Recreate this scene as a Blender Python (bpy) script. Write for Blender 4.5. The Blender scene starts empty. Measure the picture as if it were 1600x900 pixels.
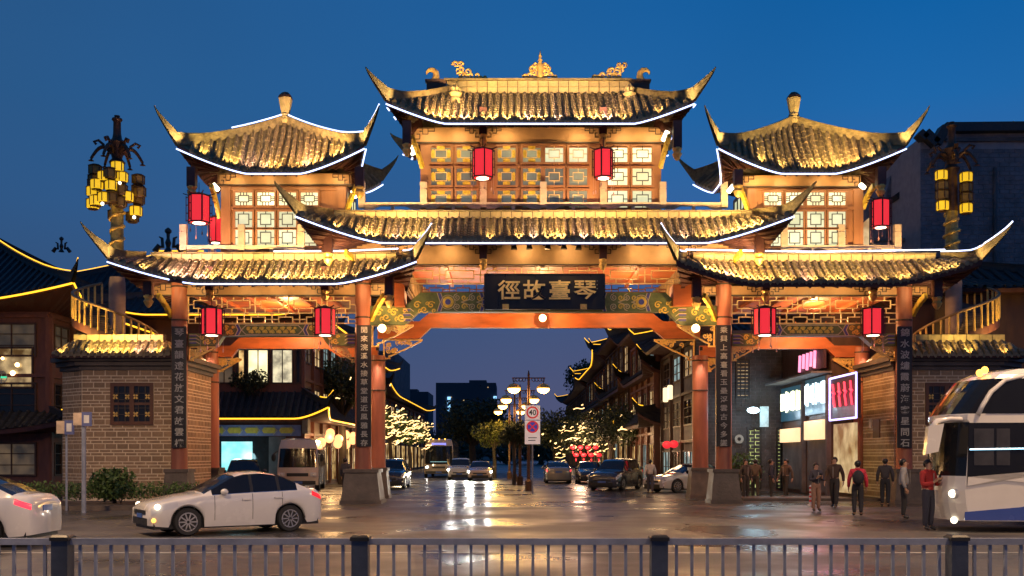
import bpy, bmesh, math, random
from mathutils import Vector, Matrix
RN = random.Random(7)
F, HY, CZ = 1600.0, 712.0, 1.85          # focal length and horizon in photo pixels, eye height
SC = bpy.context.scene
COL = SC.collection
# ---------------------------------------------------------------- camera, sky, exposure
cam = bpy.data.cameras.new('camera'); camo = bpy.data.objects.new('camera', cam); COL.objects.link(camo)
cam.sensor_width = 36; cam.lens = 36; cam.shift_y = (HY-450)/1600.0
cam.clip_start = .1; cam.clip_end = 3000
camo.location = (0, 0, CZ); camo.rotation_euler = (math.pi/2, 0, 0)
SC.camera = camo
SC.view_settings.view_transform = 'Standard'; SC.view_settings.look = 'None'
SC.view_settings.exposure = 0; SC.view_settings.gamma = 1
W = bpy.data.worlds.new('World'); SC.world = W; W.use_nodes = True
nt = W.node_tree; nt.nodes.clear()
def N(nt, t, **k):
    n = nt.nodes.new(t)
    for a, b in k.items(): setattr(n, a, b)
    return n
wo = N(nt, 'ShaderNodeOutputWorld'); bg = N(nt, 'ShaderNodeBackground'); tc = N(nt, 'ShaderNodeTexCoord')
sx = N(nt, 'ShaderNodeSeparateXYZ'); rp = N(nt, 'ShaderNodeValToRGB')
nt.links.new(tc.outputs['Generated'], sx.inputs[0]); nt.links.new(sx.outputs[2], rp.inputs[0])
stops = [(0, (.085, .075, .15)), (.05, (.092, .084, .165)), (.12, (.068, .086, .19)), (.22, (.036, .125, .345)), (.31, (.012, .125, .37)), (.42, (.002, .1, .33)), (1, (0, .05, .2))]
cr = rp.color_ramp
while len(cr.elements) < len(stops): cr.elements.new(.5)
for e, (p, c) in zip(cr.elements, stops): e.position = p; e.color = (*c, 1)
# dusk afterglow: the sky towards the left (west) is paler and greyer
mr = N(nt, 'ShaderNodeMapRange'); mr.inputs[1].default_value = -.6; mr.inputs[2].default_value = .35; mr.inputs[3].default_value = .9; mr.inputs[4].default_value = 0
nt.links.new(sx.outputs[0], mr.inputs[0])
hz = N(nt, 'ShaderNodeMix', data_type='RGBA'); hz.inputs['B'].default_value = (.026, .085, .2, 1)
nt.links.new(mr.outputs[0], hz.inputs['Factor']); nt.links.new(rp.outputs[0], hz.inputs['A'])
cn = N(nt, 'ShaderNodeTexNoise'); cn.inputs['Scale'].default_value = 1.6; cn.inputs['Detail'].default_value = 3
nt.links.new(tc.outputs['Generated'], cn.inputs['Vector'])
cm = N(nt, 'ShaderNodeMapRange'); cm.inputs[1].default_value = .3; cm.inputs[2].default_value = .7; cm.inputs[3].default_value = .86; cm.inputs[4].default_value = 1.14
nt.links.new(cn.outputs[0], cm.inputs[0])
mu = N(nt, 'ShaderNodeVectorMath', operation='SCALE'); nt.links.new(hz.outputs['Result'], mu.inputs[0]); nt.links.new(cm.outputs[0], mu.inputs['Scale'])
nt.links.new(mu.outputs[0], bg.inputs[0]); bg.inputs[1].default_value = 1.0; nt.links.new(bg.outputs[0], wo.inputs[0])
# ---------------------------------------------------------------- helpers
def P(x, y, Y): return Vector(((x-800)*Y/F, Y, CZ+(HY-y)*Y/F))
def PX(x, Y): return (x-800)*Y/F
def PZ(y, Y): return CZ+(HY-y)*Y/F
ORIG = {}
def root(o):
    while o.parent: o = o.parent
    return o
def tag(o, label=None, cat=None, group=None, kind=None):
    if label: o['label'] = label
    if cat: o['category'] = cat
    if group: o['group'] = group
    if kind: o['kind'] = kind
    return o
def empty(name, loc, label=None, cat=None, group=None, rz=0):
    o = bpy.data.objects.new(name, None); COL.objects.link(o); o.empty_display_size = .2
    o.location = loc; o.rotation_euler = (0, 0, rz); ORIG[o.name] = Vector(loc)
    return tag(o, label, cat, group)
class MB:
    def __init__(s): s.v = []; s.f = []; s.m = []; s.c = 0
    def add(s, vs, fs):
        b = len(s.v); s.v += [tuple(v) for v in vs]; s.f += [tuple(i+b for i in f) for f in fs]; s.m += [s.c]*len(fs); return s
    def hexa(s, v): return s.add(v, [(0, 3, 2, 1), (4, 5, 6, 7), (0, 1, 5, 4), (1, 2, 6, 5), (2, 3, 7, 6), (3, 0, 4, 7)])
    def box(s, x0, x1, y0, y1, z0, z1):
        return s.hexa([(x0, y0, z0), (x1, y0, z0), (x1, y1, z0), (x0, y1, z0), (x0, y0, z1), (x1, y0, z1), (x1, y1, z1), (x0, y1, z1)])
    def pbox(s, x0, x1, y0, y1, Y, d):               # photo rectangle at depth Y, d metres deep
        return s.box(PX(x0, Y), PX(x1, Y), Y, Y+d, PZ(y1, Y), PZ(y0, Y))
    def bar(s, a, b, w, h, up=(0, 0, 1)):
        a, b = Vector(a), Vector(b); d = b-a
        if d.length < 1e-6: return s
        d.normalize(); up = Vector(up)
        if abs(d.dot(up)) > .98: up = Vector((0, 1, 0))
        r = d.cross(up).normalized()*w/2; u = r.cross(d).normalized()*h/2
        return s.hexa([a-r-u, a+r-u, b+r-u, b-r-u, a-r+u, a+r+u, b+r+u, b-r+u])
    def poly(s, pts, d):                             # extruded polygon
        n = len(pts); d = Vector(d); pts = [Vector(p) for p in pts]
        s.add(pts+[p+d for p in pts], [tuple(range(n)), tuple(range(2*n-1, n-1, -1))]+[(i, i+n, (i+1) % n+n, (i+1) % n) for i in range(n)]); return s
    def ppoly(s, pts, Y, d): return s.poly([P(x, y, Y) for x, y in pts], (0, d, 0))
    def tube(s, pts, r, n=8, cap=True):
        pts = [Vector(p) for p in pts]; rs = r if isinstance(r, (list, tuple)) else [r]*len(pts)
        vs = []; fs = []; ref = None
        for i, p in enumerate(pts):
            d = (pts[min(i+1, len(pts)-1)]-pts[max(i-1, 0)]).normalized()
            if ref is None: ref = Vector((0, 0, 1)) if abs(d.z) < .9 else Vector((1, 0, 0))
            u = d.cross(ref)
            if u.length < 1e-4: u = d.cross(Vector((.3, .8, .5)))
            u.normalize(); w = u.cross(d).normalized(); ref = w
            for k in range(n):
                a = 2*math.pi*k/n; vs.append(p+(u*math.cos(a)+w*math.sin(a))*rs[i])
        for i in range(len(pts)-1):
            for k in range(n): fs.append((i*n+k, i*n+(k+1) % n, (i+1)*n+(k+1) % n, (i+1)*n+k))
        if cap: fs += [tuple(range(n))[::-1], tuple(range((len(pts)-1)*n, len(pts)*n))]
        return s.add(vs, fs)
    def lathe(s, c, prof, n=12, ax='z'):
        c = Vector(c); vs = []; fs = []
        for r, z in prof:
            for k in range(n):
                a = 2*math.pi*(k+.5)/n; q = (r*math.cos(a), r*math.sin(a), z)
                if ax == 'y': q = (q[0], q[2], q[1])
                if ax == 'x': q = (q[2], q[0], q[1])
                vs.append(c+Vector(q))
        for i in range(len(prof)-1):
            for k in range(n): fs.append((i*n+k, i*n+(k+1) % n, (i+1)*n+(k+1) % n, (i+1)*n+k))
        fs += [tuple(range(n))[::-1], tuple(range((len(prof)-1)*n, len(prof)*n))]
        return s.add(vs, fs)
    def sphere(s, c, r, n=10, m=6, sq=(1, 1, 1)):
        c = Vector(c); vs = []; fs = []
        for i in range(m+1):
            t = math.pi*i/m
            for k in range(n):
                a = 2*math.pi*k/n; vs.append(c+Vector((r*sq[0]*math.sin(t)*math.cos(a), r*sq[1]*math.sin(t)*math.sin(a), r*sq[2]*math.cos(t))))
        for i in range(m):
            for k in range(n): fs.append((i*n+k, (i+1)*n+k, (i+1)*n+(k+1) % n, i*n+(k+1) % n))
        return s.add(vs, fs)
    def grid(s, rows):
        n = len(rows[0]); vs = [p for r in rows for p in r]
        return s.add(vs, [(i*n+k, i*n+k+1, (i+1)*n+k+1, (i+1)*n+k) for i in range(len(rows)-1) for k in range(n-1)])
    def plines(s, lines, Y, w, d):                   # bars along photo polylines in the plane at depth Y
        t = w*Y/F
        for L in lines:
            for (a, b), (c, e) in zip(L[:-1], L[1:]):
                p, q = P(a, b, Y), P(c, e, Y); u = (q-p)
                if u.length < 1e-6: continue
                u = u.normalized()*t*.5; jit = RN.uniform(0, .003)
                s._pl(p-u, q+u, t, d, jit)
        return s
    def _pl(s, p, q, t, d, jit):
        u = (q-p).normalized(); n = Vector((-u.z, 0, u.x))*t/2; y = Vector((0, d, 0)); j = Vector((0, -jit, 0))
        return s.hexa([p-n+j, q-n+j, q-n+y, p-n+y, p+n+j, q+n+j, q+n+y, p+n+y])
    def mesh(s, name, off=None, smooth=False, ang=None):
        me = bpy.data.meshes.new(name)
        vs = s.v if off is None else [(a-off[0], b-off[1], c-off[2]) for a, b, c in s.v]
        me.from_pydata(vs, [], s.f)
        if len(set(s.m)) > 1: me.polygons.foreach_set('material_index', s.m)
        if smooth: me.polygons.foreach_set('use_smooth', [True]*len(s.f))
        me.update(); return me
def setm(me, mats):
    for m in (mats if isinstance(mats, (list, tuple)) else [mats]): me.materials.append(m)
def part(mb, name, mat, parent, label=None, kind=None, local=False, smooth=False):
    off = None if local else ORIG.get(root(parent).name, Vector((0, 0, 0)))
    me = mb.mesh(name, off, smooth); setm(me, mat)
    if smooth == 'a': me.set_sharp_from_angle(angle=.7)
    o = bpy.data.objects.new(name, me); COL.objects.link(o); o.parent = parent
    return tag(o, label, None, None, kind)
def top(mb, name, mat, label=None, cat=None, group=None, kind=None, smooth=False, base=None):
    if base is None:
        xs, ys, zs = zip(*mb.v); base = Vector(((min(xs)+max(xs))/2, (min(ys)+max(ys))/2, min(zs)))
    me = mb.mesh(name, base, smooth); setm(me, mat)
    if smooth == 'a': me.set_sharp_from_angle(angle=.7)
    o = bpy.data.objects.new(name, me); COL.objects.link(o); o.location = base; ORIG[o.name] = Vector(base)
    return tag(o, label, cat, group, kind)
def piece(me, name, parent, w, rot=None, scale=None):   # one of many alike pieces sharing mesh data
    o = bpy.data.objects.new(name, me); COL.objects.link(o); o.parent = parent
    o.location = Vector(w)-ORIG.get(root(parent).name, Vector((0, 0, 0)))
    if rot: o.rotation_euler = rot
    if scale: o.scale = scale
    return o
LK = {"eave_lamp_light": 7.2, "eave_wash_light": 1.5, "horn_light": 11, "column_downlight": 5, "gate_light": 3}
def dup(r, loc, rz, label=None, group=None):
    def cp(o, par):
        c = o.copy(); COL.objects.link(c); c.parent = par
        for k in list(o.children): cp(k, c)
        return c
    c = cp(r, None); c.location = loc; c.rotation_euler = (0, 0, rz); ORIG[c.name] = Vector(loc)
    return tag(c, label, None, group)
def light(kind, loc, power, col, parent=None, radius=.05, target=None, cone=120, blend=.6, name='lamp_light'):
    d = bpy.data.lights.new(name, kind); d.energy = power*LK.get(name, 1); d.color = col; d.shadow_soft_size = radius
    o = bpy.data.objects.new(name, d); COL.objects.link(o)
    if kind == 'SPOT': d.spot_size = math.radians(cone); d.spot_blend = blend
    if target is not None: o.rotation_euler = (Vector(target)-Vector(loc)).to_track_quat('-Z', 'Y').to_euler()
    if parent:
        o.parent = parent; o.location = Vector(loc)-ORIG.get(root(parent).name, Vector((0, 0, 0)))
    else: o.location = loc
    return o
_txt = {}
def text(body, size, ext):                           # lettering as a mesh, centred
    k = (body, round(size, 3))
    if k not in _txt:
        c = bpy.data.curves.new('lettering', 'FONT'); c.body = body; c.size = size; c.extrude = ext; c.align_x = 'CENTER'; c.align_y = 'CENTER'
        c.resolution_u = 3; c.offset = size*.012
        o = bpy.data.objects.new('lettering', c); COL.objects.link(o)
        bpy.context.view_layer.update()
        me = bpy.data.meshes.new_from_object(o.evaluated_get(bpy.context.evaluated_depsgraph_get()))
        bpy.data.objects.remove(o); bpy.data.curves.remove(c)
        zs = [v.co.y for v in me.vertices]; xs = [v.co.x for v in me.vertices]
        me.transform(Matrix.Translation((-(min(xs)+max(xs))/2, -(min(zs)+max(zs))/2, 0)))
        me.transform(Matrix.Rotation(math.pi/2, 4, 'X')); _txt[k] = me
    return _txt[k]
# ---------------------------------------------------------------- materials
def M(name, col, rough=.6, metal=0, var=.18, vs=3, bump=0, bs=30, emit=None, es=0, rnd=0, sample=True, stretch=(1, 1, 1), trans=0, coat=0, dirt=0):
    m = bpy.data.materials.new(name); m.use_nodes = True; nt = m.node_tree; b = nt.nodes['Principled BSDF']
    b.inputs['Roughness'].default_value = rough; b.inputs['Metallic'].default_value = metal
    if coat: b.inputs['Coat Weight'].default_value = coat; b.inputs['Coat Roughness'].default_value = .05
    if trans: b.inputs['Transmission Weight'].default_value = trans
    tc = N(nt, 'ShaderNodeTexCoord'); mp = N(nt, 'ShaderNodeMapping'); mp.inputs['Scale'].default_value = stretch
    nt.links.new(tc.outputs['Object'], mp.inputs[0]); cs = None
    if var or rnd:
        no = N(nt, 'ShaderNodeTexNoise'); no.inputs['Scale'].default_value = vs; no.inputs['Detail'].default_value = 5; no.inputs['Roughness'].default_value = .6
        nt.links.new(mp.outputs[0], no.inputs['Vector'])
        ma = N(nt, 'ShaderNodeMapRange'); ma.inputs[1].default_value = .3; ma.inputs[2].default_value = .7; ma.inputs[3].default_value = 1-var; ma.inputs[4].default_value = 1+var
        nt.links.new(no.outputs[0], ma.inputs[0]); val = ma.outputs[0]
        if rnd:
            oi = N(nt, 'ShaderNodeObjectInfo'); mb2 = N(nt, 'ShaderNodeMapRange'); mb2.inputs[3].default_value = 1-rnd; mb2.inputs[4].default_value = 1+rnd
            nt.links.new(oi.outputs['Random'], mb2.inputs[0]); mm = N(nt, 'ShaderNodeMath', operation='MULTIPLY')
            nt.links.new(val, mm.inputs[0]); nt.links.new(mb2.outputs[0], mm.inputs[1]); val = mm.outputs[0]
        if dirt:
            n3 = N(nt, 'ShaderNodeTexNoise'); n3.inputs['Scale'].default_value = 1.1; n3.inputs['Detail'].default_value = 7
            nt.links.new(mp.outputs[0], n3.inputs['Vector']); m3 = N(nt, 'ShaderNodeMapRange'); m3.inputs[1].default_value = .42; m3.inputs[2].default_value = .62; m3.inputs[3].default_value = 1-dirt; m3.inputs[4].default_value = 1
            nt.links.new(n3.outputs[0], m3.inputs[0]); mm = N(nt, 'ShaderNodeMath', operation='MULTIPLY')
            nt.links.new(val, mm.inputs[0]); nt.links.new(m3.outputs[0], mm.inputs[1]); val = mm.outputs[0]
        sc = N(nt, 'ShaderNodeVectorMath', operation='SCALE'); sc.inputs[0].default_value = col[:3]
        nt.links.new(val, sc.inputs['Scale']); cs = sc.outputs[0]; nt.links.new(cs, b.inputs['Base Color'])
        rr = N(nt, 'ShaderNodeMapRange'); rr.inputs[1].default_value = .3; rr.inputs[2].default_value = .7; rr.inputs[3].default_value = max(.02, rough-.12); rr.inputs[4].default_value = min(1, rough+.12)
        nt.links.new(no.outputs[0], rr.inputs[0]); nt.links.new(rr.outputs[0], b.inputs['Roughness'])
    else: b.inputs['Base Color'].default_value = (*col[:3], 1)
    if bump:
        n2 = N(nt, 'ShaderNodeTexNoise'); n2.inputs['Scale'].default_value = bs; n2.inputs['Detail'].default_value = 6
        nt.links.new(mp.outputs[0], n2.inputs['Vector']); bu = N(nt, 'ShaderNodeBump'); bu.inputs['Strength'].default_value = bump; bu.inputs['Distance'].default_value = .02
        nt.links.new(n2.outputs[0], bu.inputs['Height']); nt.links.new(bu.outputs[0], b.inputs['Normal'])
    if emit:
        b.inputs['Emission Color'].default_value = (*emit, 1); b.inputs['Emission Strength'].default_value = es
        if not sample: m.cycles.emission_sampling = 'NONE'
    return m
TILE = M('roof_tile_clay', (.26, .19, .1), .62, var=.3, vs=6, bump=.25, bs=28, rnd=.3)
TILEB = M('roof_tile_channel', (.25, .19, .1), .62, var=.3, vs=9, bump=.25, bs=30)
TILED = M('roof_tile_dark', (.035, .033, .034), .6, var=.4, vs=6, bump=.4, bs=20, rnd=.25)
RIDGE = M('ridge_stone', (.56, .43, .2), .75, var=.25, vs=5, bump=.3, bs=30, rnd=.13, dirt=.25)
HORN = M('hip_ridge_stone', (.3, .23, .11), .75, var=.45, vs=6, bump=.7, bs=14, dirt=.3)
REDWOOD = M('red_brown_wood', (.33, .155, .07), .5, var=.2, vs=3, bump=.15, bs=20, stretch=(1, 1, .2))
PEACH = M('painted_frieze', (.54, .31, .135), .55, var=.14, vs=2, bump=.1, bs=25, dirt=.12)
ORANGE = M('orange_lacquer', (.5, .135, .035), .5, var=.28, vs=3.5, bump=.25, bs=18, stretch=(.3, 1, 1), dirt=.32)
COLM = M('column_lacquer', (.42, .14, .075), .48, var=.25, vs=3.5, bump=.25, bs=14, stretch=(1, 1, .18), dirt=.38)
MAROON = M('dark_maroon_wood', (.075, .026, .022), .55, var=.3, vs=4, bump=.2, bs=20)
TANBAR = M('tan_lattice_paint', (.78, .56, .25), .5, var=.2, vs=6)
DARKBAR = M('dark_lattice_paint', (.05, .03, .02), .55, var=.2, vs=5)
GOLD = M('gold_leaf', (.78, .5, .14), .42, metal=.3, var=.25, vs=8, bump=.3, bs=25)
YEL = M('yellow_carving_paint', (.66, .46, .05), .5, var=.3, vs=9, bump=.5, bs=16)
GREENP = M('green_beam_paint', (.15, .185, .06), .5, var=.3, vs=5, bump=.15, bs=20)
BLUEP = M('blue_beam_paint', (.09, .1, .34), .5, var=.25, vs=5)
CREAMP = M('cream_line_paint', (.6, .5, .3), .5, var=.15, vs=6)
YELP = M('ochre_line_paint', (.78, .56, .09), .5, var=.2, vs=6)
STONE = M('pale_stone', (.6, .46, .33), .7, var=.2, vs=5, bump=.3, bs=25, rnd=.1, dirt=.2)
PLINTH = M('plinth_stone', (.115, .088, .07), .55, var=.3, vs=3, bump=.5, bs=14, dirt=.3)
BRICK = M('brick_clay', (.4, .26, .15), .8, var=.28, vs=2.5, bump=.45, bs=30, rnd=.22, dirt=.2)
MORTAR = M('mortar', (.68, .54, .37), .85, var=.15, vs=8, bump=.3, bs=40)
BRICKD = M('dark_brick', (.25, .205, .21), .8, var=.25, vs=2.2, bump=.4, bs=25, dirt=.25)
MORTARD = M('dark_mortar', (.36, .3, .3), .85, var=.2, vs=3)
BLACKB = M('black_board', (.018, .016, .015), .35, var=.3, vs=3, bump=.08, bs=14, stretch=(1, 1, .15))
LETTER = M('pale_lettering', (.4, .38, .33), .6, var=.2, vs=9)
BRONZE = M('dark_bronze', (.1, .05, .03), .5, metal=.5, var=.35, vs=6, bump=.3, bs=20)
DRAGON = M('carved_gilt_column', (.4, .3, .1), .45, metal=.4, var=.5, vs=5, bump=.6, bs=9)
BLACKM = M('black_metal', (.02, .02, .02), .4, var=.2)
NEON = M('neon_white', (.8, .85, 1), .3, var=0, emit=(.52, .62, 1), es=2.6)
ROPE = M('amber_rope_light', (1, .6, .1), .3, var=0, emit=(1, .48, .02), es=2.2, sample=False)
BULB = M('warm_bulb', (1, .8, .5), .3, var=0, emit=(1, .62, .25), es=9, sample=False)
TUBE = M('fluorescent_tube', (1, .95, .8), .3, var=0, emit=(1, .9, .6), es=5)
PAPER = M('red_lantern_silk', (.55, .02, .03), .6, var=.1, vs=5, emit=(1, .035, .05), es=.85)
PAPERY = M('yellow_lantern_glass', (.6, .4, .05), .5, var=.1, vs=5, emit=(1, .58, .015), es=.85, sample=False)
PAPERO = M('unlit_lantern_glass', (.22, .14, .03), .5, var=.35, vs=8, sample=False)
def glowpane(name, c1, c2, es, sc, rough=.15, base=(.12, .13, .12)):
    m = bpy.data.materials.new(name); m.use_nodes = True; nt = m.node_tree; b = nt.nodes['Principled BSDF']
    tc = N(nt, 'ShaderNodeTexCoord'); no = N(nt, 'ShaderNodeTexNoise'); no.inputs['Scale'].default_value = sc; no.inputs['Detail'].default_value = 3
    rp = N(nt, 'ShaderNodeValToRGB'); rp.color_ramp.elements[0].position = .36; rp.color_ramp.elements[0].color = (*c1, 1); rp.color_ramp.elements[1].position = .66; rp.color_ramp.elements[1].color = (*c2, 1)
    oi = N(nt, 'ShaderNodeObjectInfo'); mb2 = N(nt, 'ShaderNodeMapRange'); mb2.inputs[3].default_value = .75*es; mb2.inputs[4].default_value = 1.2*es
    nt.links.new(oi.outputs['Random'], mb2.inputs[0]); nt.links.new(mb2.outputs[0], b.inputs['Emission Strength'])
    nt.links.new(tc.outputs['Object'], no.inputs[0]); nt.links.new(no.outputs[0], rp.inputs[0]); nt.links.new(rp.outputs[0], b.inputs['Emission Color'])
    b.inputs['Base Color'].default_value = (*base, 1); b.inputs['Roughness'].default_value = rough
    m.cycles.emission_sampling = 'NONE'
    return m
PANE_LIT = glowpane('lit_tower_window', (.7, .72, .42), (1.05, 1.0, .62), 1.0, .9)
PANE_HOT = glowpane('bright_window', (1.0, .85, .42), (1.6, 1.4, .8), 1.3, 1.2)
PANE_DIM = glowpane('dim_hall_window', (.1, .12, .1), (.4, .38, .2), .75, .8)
PANE_GREY = glowpane('grey_hall_window', (.03, .05, .06), (.2, .22, .17), .6, 1.1)
GOLDL = M('bright_gold_lettering', (.85, .62, .26), .4, var=.15, vs=8)
PANE_DARK = M('dark_window_glass', (.02, .022, .025), .08, var=.2)
SHOPGLOW = glowpane('shop_interior', (.25, .1, .02), (1.2, .8, .3), 1.0, 1.6)
SHOPCYAN = glowpane('cyan_screen', (.25, .8, .85), (.7, 1.1, 1.1), 1.0, 1.2)
# ---------------------------------------------------------------- ground
def wet(name, col, r0, r1, sc, brick=None):
    m = bpy.data.materials.new(name); m.use_nodes = True; nt = m.node_tree; b = nt.nodes['Principled BSDF']
    tc = N(nt, 'ShaderNodeTexCoord'); a = N(nt, 'ShaderNodeTexNoise'); a.inputs['Scale'].default_value = sc; a.inputs['Detail'].default_value = 6
    nt.links.new(tc.outputs['Object'], a.inputs[0])
    r = N(nt, 'ShaderNodeMapRange'); r.inputs[1].default_value = .38; r.inputs[2].default_value = .62; r.inputs[3].default_value = r0; r.inputs[4].default_value = r1
    nt.links.new(a.outputs[0], r.inputs[0]); nt.links.new(r.outputs[0], b.inputs['Roughness'])
    c = N(nt, 'ShaderNodeTexNoise'); c.inputs['Scale'].default_value = 40; c.inputs['Detail'].default_value = 4; nt.links.new(tc.outputs['Object'], c.inputs[0])
    mx = N(nt, 'ShaderNodeMapRange'); mx.inputs[1].default_value = .3; mx.inputs[2].default_value = .7; mx.inputs[3].default_value = .6; mx.inputs[4].default_value = 1.4
    nt.links.new(c.outputs[0], mx.inputs[0]); mr2 = N(nt, 'ShaderNodeMapRange'); mr2.inputs[1].default_value = .35; mr2.inputs[2].default_value = .65; mr2.inputs[3].default_value = .7; mr2.inputs[4].default_value = 1.3
    nt.links.new(a.outputs[0], mr2.inputs[0]); mm = N(nt, 'ShaderNodeMath', operation='MULTIPLY'); nt.links.new(mx.outputs[0], mm.inputs[0]); nt.links.new(mr2.outputs[0], mm.inputs[1])
    s = N(nt, 'ShaderNodeVectorMath', operation='SCALE'); s.inputs[0].default_value = col; nt.links.new(mm.outputs[0], s.inputs['Scale'])
    nt.links.new(s.outputs[0], b.inputs['Base Color'])
    bu = N(nt, 'ShaderNodeBump'); bu.inputs['Strength'].default_value = .25; bu.inputs['Distance'].default_value = .01; h = c.outputs[0]
    if brick:
        bt = N(nt, 'ShaderNodeTexBrick'); bt.inputs['Scale'].default_value = 1; bt.inputs['Brick Width'].default_value = brick[0]; bt.inputs['Row Height'].default_value = brick[1]; bt.inputs['Mortar Size'].default_value = .02
        bt.inputs['Color1'].default_value = (.8, .8, .8, 1); bt.inputs['Color2'].default_value = (1, 1, 1, 1); bt.inputs['Mortar'].default_value = (.2, .2, .2, 1)
        nt.links.new(tc.outputs['Object'], bt.inputs[0]); h = bt.outputs[0]
        m2 = N(nt, 'ShaderNodeMix', data_type='RGBA', blend_type='MULTIPLY'); m2.inputs['Factor'].default_value = .7
        nt.links.new(s.outputs[0], m2.inputs['A']); nt.links.new(bt.outputs[0], m2.inputs['B']); nt.links.new(m2.outputs['Result'], b.inputs['Base Color'])
    nt.links.new(h, bu.inputs['Height']); nt.links.new(bu.outputs[0], b.inputs['Normal'])
    return m
ASPH = wet('wet_asphalt', (.07, .064, .062), .24, .6, .3)
PAVE = wet('wet_paving', (.085, .075, .066), .16, .46, .3, (1.2, .4))
EARTH = M('ground_earth', (.05, .045, .04), .9, var=.3)
g = MB(); g.add([(-900, -40, -.02), (900, -40, -.02), (900, 2200, -.02), (-900, 2200, -.02)], [(0, 1, 2, 3)]); top(g, 'ground', EARTH, kind='structure', base=(0, 0, 0))
g = MB(); g.add([(-60, 4, 0), (60, 4, 0), (60, 37, 0), (-60, 37, 0)], [(0, 1, 2, 3)]); top(g, 'road', ASPH, kind='structure', base=(0, 0, 0))
g = MB(); g.add([(-60, -20, 0), (60, -20, 0), (60, 4, 0), (-60, 4, 0)], [(0, 1, 2, 3)]); top(g, 'near_road', ASPH, kind='structure', base=(0, 0, 0))
g = MB(); g.add([(-60, 37, 0), (60, 37, 0), (60, 330, 0), (-60, 330, 0)], [(0, 1, 2, 3)]); top(g, 'street_paving', PAVE, kind='structure', base=(0, 0, 0))
WHITEL = M('road_paint', (.55, .53, .48), .45, var=.3, vs=6, dirt=.5)
for Y, xs in ((19.5, [(-30, 30)]), (14.6, [(-26+6*k, -23+6*k) for k in range(9)])):
    for a, b_ in xs:
        g = MB(); g.box(a, b_, Y-.07, Y+.07, 0, .006); top(g, 'lane_marking', WHITEL, kind='structure')
# ---------------------------------------------------------------- roofs
def lerp(a, b, t): return a+(b-a)*t
class Roof:
    def __init__(s, cx, cy, hx, hy, rx, ry, z0, z1, lift, flare, s0=.4, conc=.3, kp=1.4):
        s.__dict__.update(locals())
    def dims(s, side): return (s.hx, s.hy, s.rx, s.ry) if side in 'fb' else (s.hy, s.hx, s.ry, s.rx)
    def S(s, side, u, t, up=0, ext=0):
        La, Lb, Ta, Tb = s.dims(side)
        k = max(0, (abs(u)-s.s0)/(1-s.s0))**s.kp
        a = lerp(u*(La+s.flare), u*Ta, t); b = lerp(Lb+s.flare*k, Tb, t); ze = s.z0+s.lift*k
        z = ze+(s.z1-ze)*((1-s.conc)*t+s.conc*t*t)+up
        if side == 'f': return Vector((s.cx+a, s.cy-b, z))
        if side == 'b': return Vector((s.cx-a, s.cy+b, z))
        if side == 'l': return Vector((s.cx-b, s.cy-a, z))
        return Vector((s.cx+b, s.cy+a, z))
    def row(s, side, a, t, up=0):                    # point of the tile row at constant a
        La, Lb, Ta, Tb = s.dims(side); w = lerp(La+s.flare, Ta, t)
        return s.S(side, max(-1, min(1, a/w)) if w > 1e-6 else 0, t, up)
    def tmax(s, side, a):
        La, Lb, Ta, Tb = s.dims(side); w = La+s.flare
        return 1 if abs(a) <= Ta else (w-abs(a))/(w-Ta)
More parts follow.
